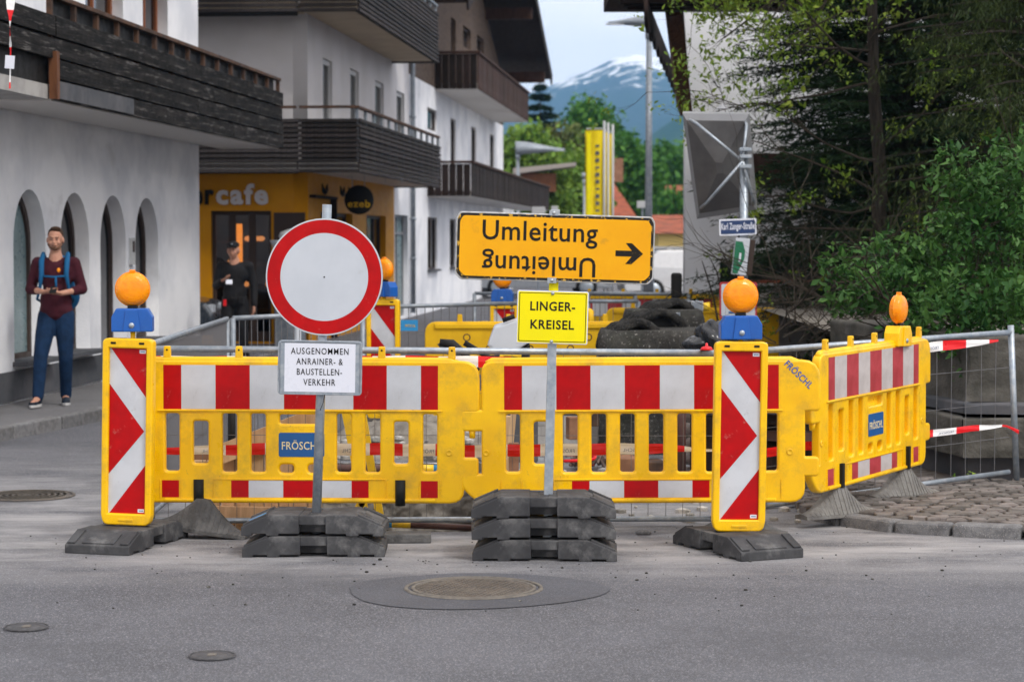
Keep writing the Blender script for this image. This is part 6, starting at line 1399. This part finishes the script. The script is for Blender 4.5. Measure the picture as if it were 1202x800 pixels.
def conifer(name, label, base, h, rmax, m, dens=1., z0=.4, droop=.25, hang=False, levels=None, nl=.11, maxz=99, group=None, asym=None, nd=9):
    t = thing(name, label, 'conifer', base, group=group); mb = MB(); mb.tube([(0, 0, 0), (.03, 0, h*.5), (0, 0, h)], [.035*h**.7, .022*h**.7, .01], 10)
    Cn = []; D = []; S_ = []; z = z0; br_ = MB()
    while z < h*.97:
        f = (z-z0)/(h-z0); Rr = rmax*(1-f)**.8; 
        if z > maxz: step = .6; kk = 5
        else: step = .24; kk = nd
        for k in range(kk):
            a = random.uniform(0, 2*math.pi); L = Rr*random.uniform(.72, 1.12)
            if asym: L *= 1+asym*max(0, -math.cos(a))
            zz_ = z+random.uniform(-.12, .12); d = Vector((math.cos(a), math.sin(a), .12)); n = 9; pts = []
            for i in range(n+1):
                u = i/n; pts.append(Vector((0, 0, zz_))+d*L*u+Vector((0, 0, -droop*L*u*u+.10*L*max(0, u-.7))))
            br_.tube(pts, [.022*(1-.8*i/n) for i in range(n+1)], 4, cap=False)
            for i in range(2, n+1):
                for q in range(int(5*dens)):
                    s = random.choice((-1, 1)); side = Vector((-d.y, d.x, 0))*s; tl_ = .42*L*(1-.6*i/n)*random.uniform(.4, 1)+.08; dirn = (side*.8+d*.7+Vector((0, 0, -1.6 if hang else -.25+random.gauss(0, .15)))).normalized()
                    p0 = pts[i].lerp(pts[i-1], random.random()); m_ = max(3, int(tl_/.045))
                    for j in range(m_):
                        pp = p0+dirn*tl_*(j+random.random())/m_; Cn.append(pp+Vector((random.gauss(0, .02), random.gauss(0, .02), random.gauss(0, .018)))); nd_ = (dirn+Vector((random.gauss(0, .5), random.gauss(0, .5), random.gauss(0, .35)))).normalized(); D.append(nd_); S_.append(nl*random.uniform(.7, 1.3))
        z += step
    mb.build('trunk', M['bark'], t); br_.build('branches', M['bark'], t)['kind'] = 'stuff'
    V, F = leaves(np.array([tuple(c) for c in Cn]), np.array(S_), asp=.17, dirs=np.array([tuple(d) for d in D])); quads('crown', V, F, M[m], t); return t
# conifers behind the garden wall
conifer('dark_conifer', 'dark spruce with layered branches left of the bare trunk, in front of the white house', (4.55, 25.5, 1.0), 9.5, 2.4, 'needle', 1.25, z0=.1, maxz=5.2, droop=.18, nd=12, nl=.10)
conifer('drooping_conifer', 'olive conifer with hanging twigs at the top right corner', (5.1, 21.2, 1.0), 9, 1.9, 'needle2', 1.3, z0=.3, hang=True, maxz=4.6, droop=.22, nl=.075)
conifer('dark_conifer', 'dark conifer filling the gap at the right edge behind the green shrub', (6.6, 24.5, 1.0), 10, 2.6, 'needle', .8, z0=.1, maxz=5.2, droop=.2, nd=8)
conifer('dark_conifer', 'dark conifer deep behind the bare trunk', (5.6, 29.0, 1.0), 11, 2.7, 'needle', 1.0, z0=.0, maxz=5.6, droop=.2, nl=.14, nd=8)
V, F = clumps([(8.2, 31.5, 3), (10, 30, 4), (5.6, 32.2, 1.6)], [(3, 1.6, 4), (3, 2, 5), (1.6, .8, 1.2)], 14, 60, .35, .22); tag(quads('hedge', V, F, M['needle']), 'dark evergreen hedge in the shade at the far right', 'hedge', kind='stuff')
# thin deciduous tree
t = thing('budding_tree', 'slender bare tree with sparse young leaves in front of the dark conifers', 'tree', (P(1032, 400, 23).x, 23, .95)); tb = MB(); o0 = t.location
trk = [P(1030, 402, 23)-o0, P(1031, 300, 23)-o0, P(1034, 210, 23)-o0, P(1026, 110, 23)-o0, P(1024, 20, 23)-o0, P(1022, -140, 23)-o0]; trk[0].z = 0
tb.tube(trk, [.085, .075, .07, .065, .055, .03], 12); tb.build('trunk', M['bark'], t); bb = MB(); tips = []
for (px, py, dx, dz, L) in ((1030, 82, -1, .35, 1.5), (1030, 95, -1, .1, 1.5), (1028, 225, -1, .45, 1.4), (1030, 190, -1, .15, 1.0), (1036, 200, 1, .2, 1.0), (1034, 240, -1, -.25, .9), (1036, 170, 1, .4, .8), (1026, 60, -1, .3, 1.0), (1026, 40, 1, .3, .9), (1030, 270, -1, .1, 1.2), (1032, 290, .8, .2, .8), (1024, 10, -1, .1, .9), (1024, -20, .8, .1, 1.0), (1024, -40, -1, -.2, 1.0)):
    p = P(px, py, 23)-o0; tips += branchy(bb, p, (dx, random.uniform(-.5, .2), dz), L*1.15, .016, 3, .5, .02, 3, 6)
tag(bb.build('branches', M['twig'], t), kind='stuff'); cc = np.array([tuple(x) for x in tips]); pick = cc[rng.random(len(cc)) < .6]
V, F = leaves((pick[:, None, :]+rng.normal(size=(len(pick), 8, 3))*.045).reshape(-1, 3), .068*rng.uniform(.4, 1.4, len(pick)*8), asp=.5); quads('crown', V, F, M['leaf_young'], t)
# leafy branches top left of the garden (over the white house)
t = thing('overhanging_branch', 'light green leafy branch hanging in from the top in front of the white house', 'branch', P(1000, -60, 24.3)); o0 = t.location; bb = MB(); tips = []
for (a, b_) in (((1000, -60), (835, 12)), ((1000, -40), (850, 45)), ((980, -50), (900, 30)), ((1000, -50), (815, 0)), ((1000, -30), (940, 60))):
    p, q = P(*a, 24.3)-o0, P(*b_, 24)-o0; m1 = p.lerp(q, .5)+Vector((0, 0, .15)); bb.tube([p, m1, q], [.03, .02, .006], 6)
    for f in np.linspace(.25, 1, 12): tips += branchy(bb, (m1.lerp(q, f*2-1) if f > .5 else p.lerp(m1, f*2)), (random.gauss(-.4, .6), random.gauss(0, .5), random.gauss(0, .5)), random.uniform(.25, .5), .007, 2, .6, 0, 3, 4)
tag(bb.build('twigs', M['twig'], t), kind='stuff'); cc = np.array([tuple(x) for x in tips]); pick = cc[rng.random(len(cc)) < .8]
V, F = leaves((pick[:, None, :]+rng.normal(size=(len(pick), 6, 3))*.05).reshape(-1, 3), .07*rng.uniform(.5, 1.3, len(pick)*6), asp=.5); quads('leaves', V, F, M['leaf_young'], t)
# elder shrub
def shrub(name, label, base, cens, rads, m, ncl, nleaf, clr, size, stems=14):
    t = thing(name, label, 'shrub', base); mb = MB()
    for k in range(stems):
        i = k % len(cens); c = Vector(cens[i])-Vector(base)+Vector((random.gauss(0, .3), random.gauss(0, .2), random.gauss(0, .3))); s = Vector((c.x*.35+random.gauss(0, .08), c.y*.3, 0)); branchy(mb, s, c-s, (c-s).length*1.05, .018, 2, .4, .0, 3, 6)
    tag(mb.build('stems', M['twig'], t), kind='stuff'); V, F = clumps([np.array(c)-np.array(base) for c in cens], rads, ncl, nleaf, clr, size, nrm_up=.55, asp=.5); quads('crown', V, F, M[m], t); return t
E = lambda px, py, Y: tuple(P(px, py, Y))
shrub('elder_shrub', 'big green elder shrub spilling over the retaining wall on the right', (3.75, 17.2, .98), [E(1150, 250, 17.3), E(1185, 300, 17), E(1110, 300, 17.2), E(1150, 345, 16.6), E(1060, 335, 17), E(1010, 345, 17.2), E(1100, 370, 16.4), E(1190, 370, 16.3), E(1120, 200, 17.6), E(1200, 190, 17.5), E(990, 310, 17.4), E(1050, 300, 17.3), E(1175, 230, 17.2)],
    [(.38, .4, .40), (.36, .5, .45), (.34, .45, .33), (.42, .5, .30), (.32, .4, .22), (.28, .4, .2), (.35, .45, .20), (.36, .45, .3), (.22, .3, .22), (.25, .4, .3), (.18, .3, .14), (.22, .35, .18), (.3, .4, .3)], 'leaf_elder', 430, 13, .058, .072)
V, F = clumps([E(1136, 428, 15.9), E(1128, 412, 15.9)], [(.10, .06, .10), (.14, .08, .08)], 500, 9, .03, .05); t = thing('hanging_sprig', 'green sprig hanging over the retaining wall behind the fence', 'sprig', E(1130, 410, 15.9)); quads('leaves', V-np.array(t.location), F, M['leaf_elder'], t)
V, F = clumps([G(1142, 571, .07)+Vector((0, .3, .05))], [(.06, .05, .06)], 900, 8, .02, .04); t = thing('weed', 'small green weed growing between setts at the foot of the wall', 'weed', G(1142, 571, .07)+Vector((0, .3, 0))); quads('leaves', V-np.array(t.location), F, M['leaf_young'], t)
# brushwood (bare tangled twigs)
t = thing('brushwood', 'tangled bare twigs behind the right warning lamp', 'brushwood', (2.9, 19.5, .9)); mb = MB()
for k in range(75):
    p = Vector((random.uniform(-.55, 1.1), random.uniform(-.8, .6), random.uniform(-.3, .5))); branchy(mb, p, (random.uniform(-1, 1), random.uniform(-.3, .3), random.uniform(-.15, .75)), random.uniform(.5, 1.3), .009, 2, .35, random.uniform(-.05, .02), 3, 6)
tag(mb.build('twigs', M['twig'], t), kind='stuff')
t = thing('bare_sapling', 'thin bare sapling with two shoots in front of the white house wall', 'sapling', (P(850, 400, 24).x, 24, .4)); o0 = t.location; mb = MB()
for a in ([(850, 420), (838, 350), (828, 318), (824, 306)], [(852, 420), (850, 360), (842, 320), (832, 300)], [(855, 410), (870, 340), (850, 300), (842, 285)]): mb.tube([P(x, y, 24)-o0 for x, y in a], [.014, .011, .008, .004], 6)
mb.build('stems', M['twig'], t); V, F = leaves(np.array([tuple(P(x+random.gauss(0, 3), y+random.gauss(0, 3), 24)-o0) for x, y in ((842, 304), (832, 298), (860, 300), (850, 322), (868, 318)) for _ in range(7)]), .06*np.ones(35)); quads('leaves', V, F, M['leaf_young'], t)
V, F = clumps([(3.4, 20.5, .75), (4.6, 19.6, .8), (5.8, 18.6, .8), (3.0, 19.2, .6)], [(.8, .5, .25), (.9, .7, .3), (1, .8, .3), (.3, .5, .2)], 120, 20, .08, .06); tag(quads('undergrowth', V, F, M['needle']), 'dark low undergrowth in the shade behind the retaining wall', 'undergrowth', kind='stuff')

# ---------------------------------------------------------------- far background
def fartree(px, pyt, pyb, wpx, Y, m, label, name='broadleaf_tree', n=6, size=None):
    top = P(px, pyt, Y).z; bot = max(.5, P(px, pyb, Y).z); w_ = wpx/FPX*Y/2; base = (P(px, 300, Y).x, Y, 0); cens = []; rads = []
    for k in range(n):
        f = (k+.5)/n; zc = bot+(top-bot)*(.15+.68*f); ww = w_*math.sin(math.pi*(.22+.62*f))**.8; a = random.uniform(0, 6.28)
        cens.append((base[0]+random.uniform(-.45, .45)*ww, Y+random.uniform(-.4, .4)*ww, zc)); rads.append((ww*random.uniform(.62, .8), ww*.7, (top-bot)*.19))
    s = size or Y*.0032
    return tree(name, label, base, top*.75, max(.12, top*.018), cens, rads, m, 26*(110/Y)**1.2 if 0 else max(8, 60*(3/ max(1, w_))**.6), 26, Y*.0042, s, 'trees down the street')
fartree(697, 120, 235, 58, 150, 'leaf_far', 'tall green tree to the left of the mountain')
fartree(735, 165, 260, 48, 135, 'leaf_far', 'green tree right behind the yellow flags')
fartree(662, 150, 262, 74, 118, 'leaf_brown', 'olive bronze tree in the middle, left of the flags')
fartree(618, 148, 258, 70, 105, 'leaf_far2', 'light green tree beside the white chalet wall'); fartree(676, 178, 262, 52, 108, 'leaf_far2', 'light green tree just left of the yellow flags')
fartree(634, 205, 262, 52, 96, 'leaf_far2', 'low light green bush above the detour sign')
fartree(782, 178, 216, 42, 190, 'leaf_far', 'round green tree above the red roof right of the lamp'); fartree(790, 232, 262, 30, 150, 'leaf_far', 'small green bush between two red roofs')
conifer('dark_spruce', 'tall dark spruce at the end of the chalet roof', (P(634, 300, 140).x, 140, 0), P(634, 93, 140).z, 2.9, 'needle', 1.2, z0=3, nl=.6, maxz=0, droop=.12)
def gable_house(px0, px1, pye, pyr, Y, label, wallm, name='red_roofed_house', depth=9, pk=.5, wins_=0):
    a, b = P(px0, pye, Y), P(px1, pye, Y); W_ = b.x-a.x; ze = a.z; zr = P(px0, pyr, Y).z; t = thing(name, label, 'house', ((a.x+b.x)/2, Y, 0), group='red roofed houses down the street')
    MB().prism([(-W_/2, 0), (W_/2, 0), (W_/2, ze), (W_*(pk-.5), zr), (-W_/2, ze)], depth).build('wall', M[wallm], t, (0, depth/2, 0))
    for s in (-1, 1): MB().bar((W_*(pk-.5), depth/2, zr+.12), (s*(W_/2+.5), depth/2, ze-.25), depth+1, .2, up=(0, 0, 1)).build('roof', M['tile'], t)
    for k in range(wins_): MB().box((-W_/2+W_*(k+.5)/wins_, -.02, ze*.5), (.9, .1, 1.3)).build('window', M['glass'], t)
    return t
def ridge_house(px0, px1, pye, pyr, Y, label, wallm, hipx=0, name='red_roofed_house', depth=8, wins_=0):
    a, b = P(px0, pye, Y), P(px1, pye, Y); W_ = b.x-a.x; ze = a.z; zr = P(px0, pyr, Y).z; t = thing(name, label, 'house', ((a.x+b.x)/2, Y, 0), group='red roofed houses down the street')
    MB().box((0, depth/2, ze/2), (W_-.8, depth, ze)).build('wall', M[wallm], t)
    h_ = hipx*Y/FPX; vs = [(-W_/2, -.4, ze), (W_/2, -.4, ze), (W_/2, depth+.4, ze), (-W_/2, depth+.4, ze), (-W_/2+h_, depth/2, zr), (W_/2-h_, depth/2, zr)]
    MB().add(vs, [(0, 1, 5, 4), (2, 3, 4, 5), (1, 2, 5), (3, 0, 4), (3, 2, 1, 0)]).build('roof', M['tile'], t)
    for k in range(wins_): f = MB().box((-W_/2+W_*(k+.6)/wins_, -.02, ze*.45), (.8, .1, 1.1)).build('window', M['frame_w'], t); MB().box((-W_/2+W_*(k+.6)/wins_, -.08, ze*.45), (.6, .03, .9)).build('pane', M['glass'], f)
    MB().box((W_*.3, depth*.45, zr+.2), (.6, .6, 1.4)).build('chimney', M['brick'], t); return t
ridge_house(640, 752, 262, 201, 125, 'house with a big red hipped roof behind the yellow flags', 'plaster2', 34, depth=10)
ridge_house(758, 830, 240, 216, 170, 'red roofed house above the yellow house, right of the lamp', 'plaster2', 6)
M['yellow_wall'] = mat('yellow_plaster', (.60, .46, .17), .9)
ridge_house(762, 850, 274, 251, 92, 'yellow walled house with a low red roof seen beside the white house corner', 'yellow_wall', 2, wins_=4)
t = thing('canopy_roof', 'flat timber canopy roof beneath the wide lamp head', 'canopy', (P(640, 300, 95).x, 95, 0)); MB().prism([(-1.4, 4.55), (1.3, 4.9), (1.3, 5.05), (-1.4, 4.8)], 3).build('roof_slab', M['metal_roof'], t); MB().box((-.3, 0, 4.2), (1.5, 2, .8)).build('timber_soffit', M['wood_brown'], t); MB().box((0, 0, 2), (.3, .3, 4)).build('pillar', M['wood_dark'], t)
for k, (px, py, w_, lab) in enumerate(((632, 247, 16, 'wider white traffic sign top just above the detour sign'), (651, 246, 8, 'narrow grey sign top behind the detour sign post'), (754, 240, 13, 'small white domed lamp left of the tall street lamp pole'))):
    p = P(px, py, 60); t = thing('distant_sign', lab, 'sign', (p.x, 60, 0)); MB().box((0, 0, p.z), (w_*60/FPX, .05, .2)).build('board', M['frame_w'], t, bevel=.02); MB().tube([(0, .05, 0), (0, .05, p.z)], .03, 6).build('post', M['galv_dull'], t)

# mountains
def ridge(name, prof, Y, m, drop, label, seed, amp, near=.55, far_=.25):
    xs = [p[0] for p in prof]
    def top(px): return float(np.interp(px, xs, [p[1] for p in prof]))
    def f(u, v):
        px = xs[0]+(xs[-1]-xs[0])*u; zt = P(px, top(px), Y).z; X = (px-601)/FPX*Y
        g = v/.8 if v <= .8 else 1-(v-.8)*2.0
        yy = Y*(1-near*(1-v/.8)) if v <= .8 else Y*(1+far_*(v-.8)/.2)
        e = g**1.35; n_ = mnoise.fractal(Vector((X/Y*26+seed, yy/Y*22, 0)), 1, 2, 6)*amp*Y*(.25+.75*math.sin(math.pi*min(1, g)))*(.30 if v > .74 else 1)
        return (X, yy, max(-.5, zt*e+n_*(1 if v > .03 else 0)-(2 if v < .02 else 0)))
    return tag(rough_grid(name, f, 260, 110, m, None, 'structure'), kind='structure')
def mat_mtn(name, forest, snow_z, rock):
    m = bpy.data.materials.new(name); m.use_nodes = True; nt = m.node_tree; b = nt.nodes['Principled BSDF']; b.inputs['Roughness'].default_value = 1; b.inputs['Specular IOR Level'].default_value = 0
    tc = N(nt, 'ShaderNodeTexCoord'); sx = N(nt, 'ShaderNodeSeparateXYZ'); nt.links.new(tc.outputs['Object'], sx.inputs[0])
    def nz(sc, d=8, r=.65):
        n = N(nt, 'ShaderNodeTexNoise'); n.inputs['Scale'].default_value = sc; n.inputs['Detail'].default_value = d; n.inputs['Roughness'].default_value = r; nt.links.new(tc.outputs['Object'], n.inputs[0]); return n.outputs[0]
    cur = mixc(nt, ramp(nt, nz(.004), .4, .6), forest, rock)
    if snow_z:
        mm = N(nt, 'ShaderNodeMath'); mm.operation = 'MULTIPLY_ADD'; nt.links.new(nz(.012, 10, .78), mm.inputs[0]); mm.inputs[1].default_value = snow_z[1]; nt.links.new(sx.outputs[2], mm.inputs[2])
        cur = mixc(nt, ramp(nt, mm.outputs[0], snow_z[0], snow_z[0]+25), cur, (.85, .87, .9))
    nt.links.new(cur, b.inputs['Base Color']); return m
YMT = 4600
z_at = lambda py, Y=YMT: P(700, py, Y).z
M['mtn'] = mat_mtn('alpine_slope', (.012, .035, .018), (z_at(92)+350, 700), (.02, .04, .03)); M['mtn2'] = mat_mtn('forested_slope', (.010, .040, .012), None, (.03, .07, .02))
ridge('mountain', [(200, 240), (480, 170), (600, 118), (650, 99), (690, 84), (722, 68), (745, 64), (770, 68), (795, 74), (850, 70), (950, 110), (1100, 190), (1400, 240)], YMT, M['mtn'], 0, '', 3, .0045)
ridge('hillside', [(400, 255), (560, 215), (640, 205), (700, 196), (740, 178), (775, 150), (810, 128), (900, 90), (1100, 60), (1500, 120)], 2300, M['mtn2'], 0, '', 9, .004)

# ---------------------------------------------------------------- haze
hm = bpy.data.materials.new('haze'); hm.use_nodes = True; hnt = hm.node_tree; hnt.nodes.remove(hnt.nodes['Principled BSDF'])
pv_ = N(hnt, 'ShaderNodeVolumePrincipled'); pv_.inputs['Color'].default_value = (.30, .56, .96, 1); pv_.inputs['Density'].default_value = .00016; pv_.inputs['Anisotropy'].default_value = .2
hnt.links.new(pv_.outputs[0], hnt.nodes['Material Output'].inputs['Volume'])
hz = MB().box((0, 3150, 298.5), (10400, 7100, 603)).build('haze', hm); hz['kind'] = 'stuff'
S.cycles.volume_bounces = 1; S.cycles.volume_max_steps = 64
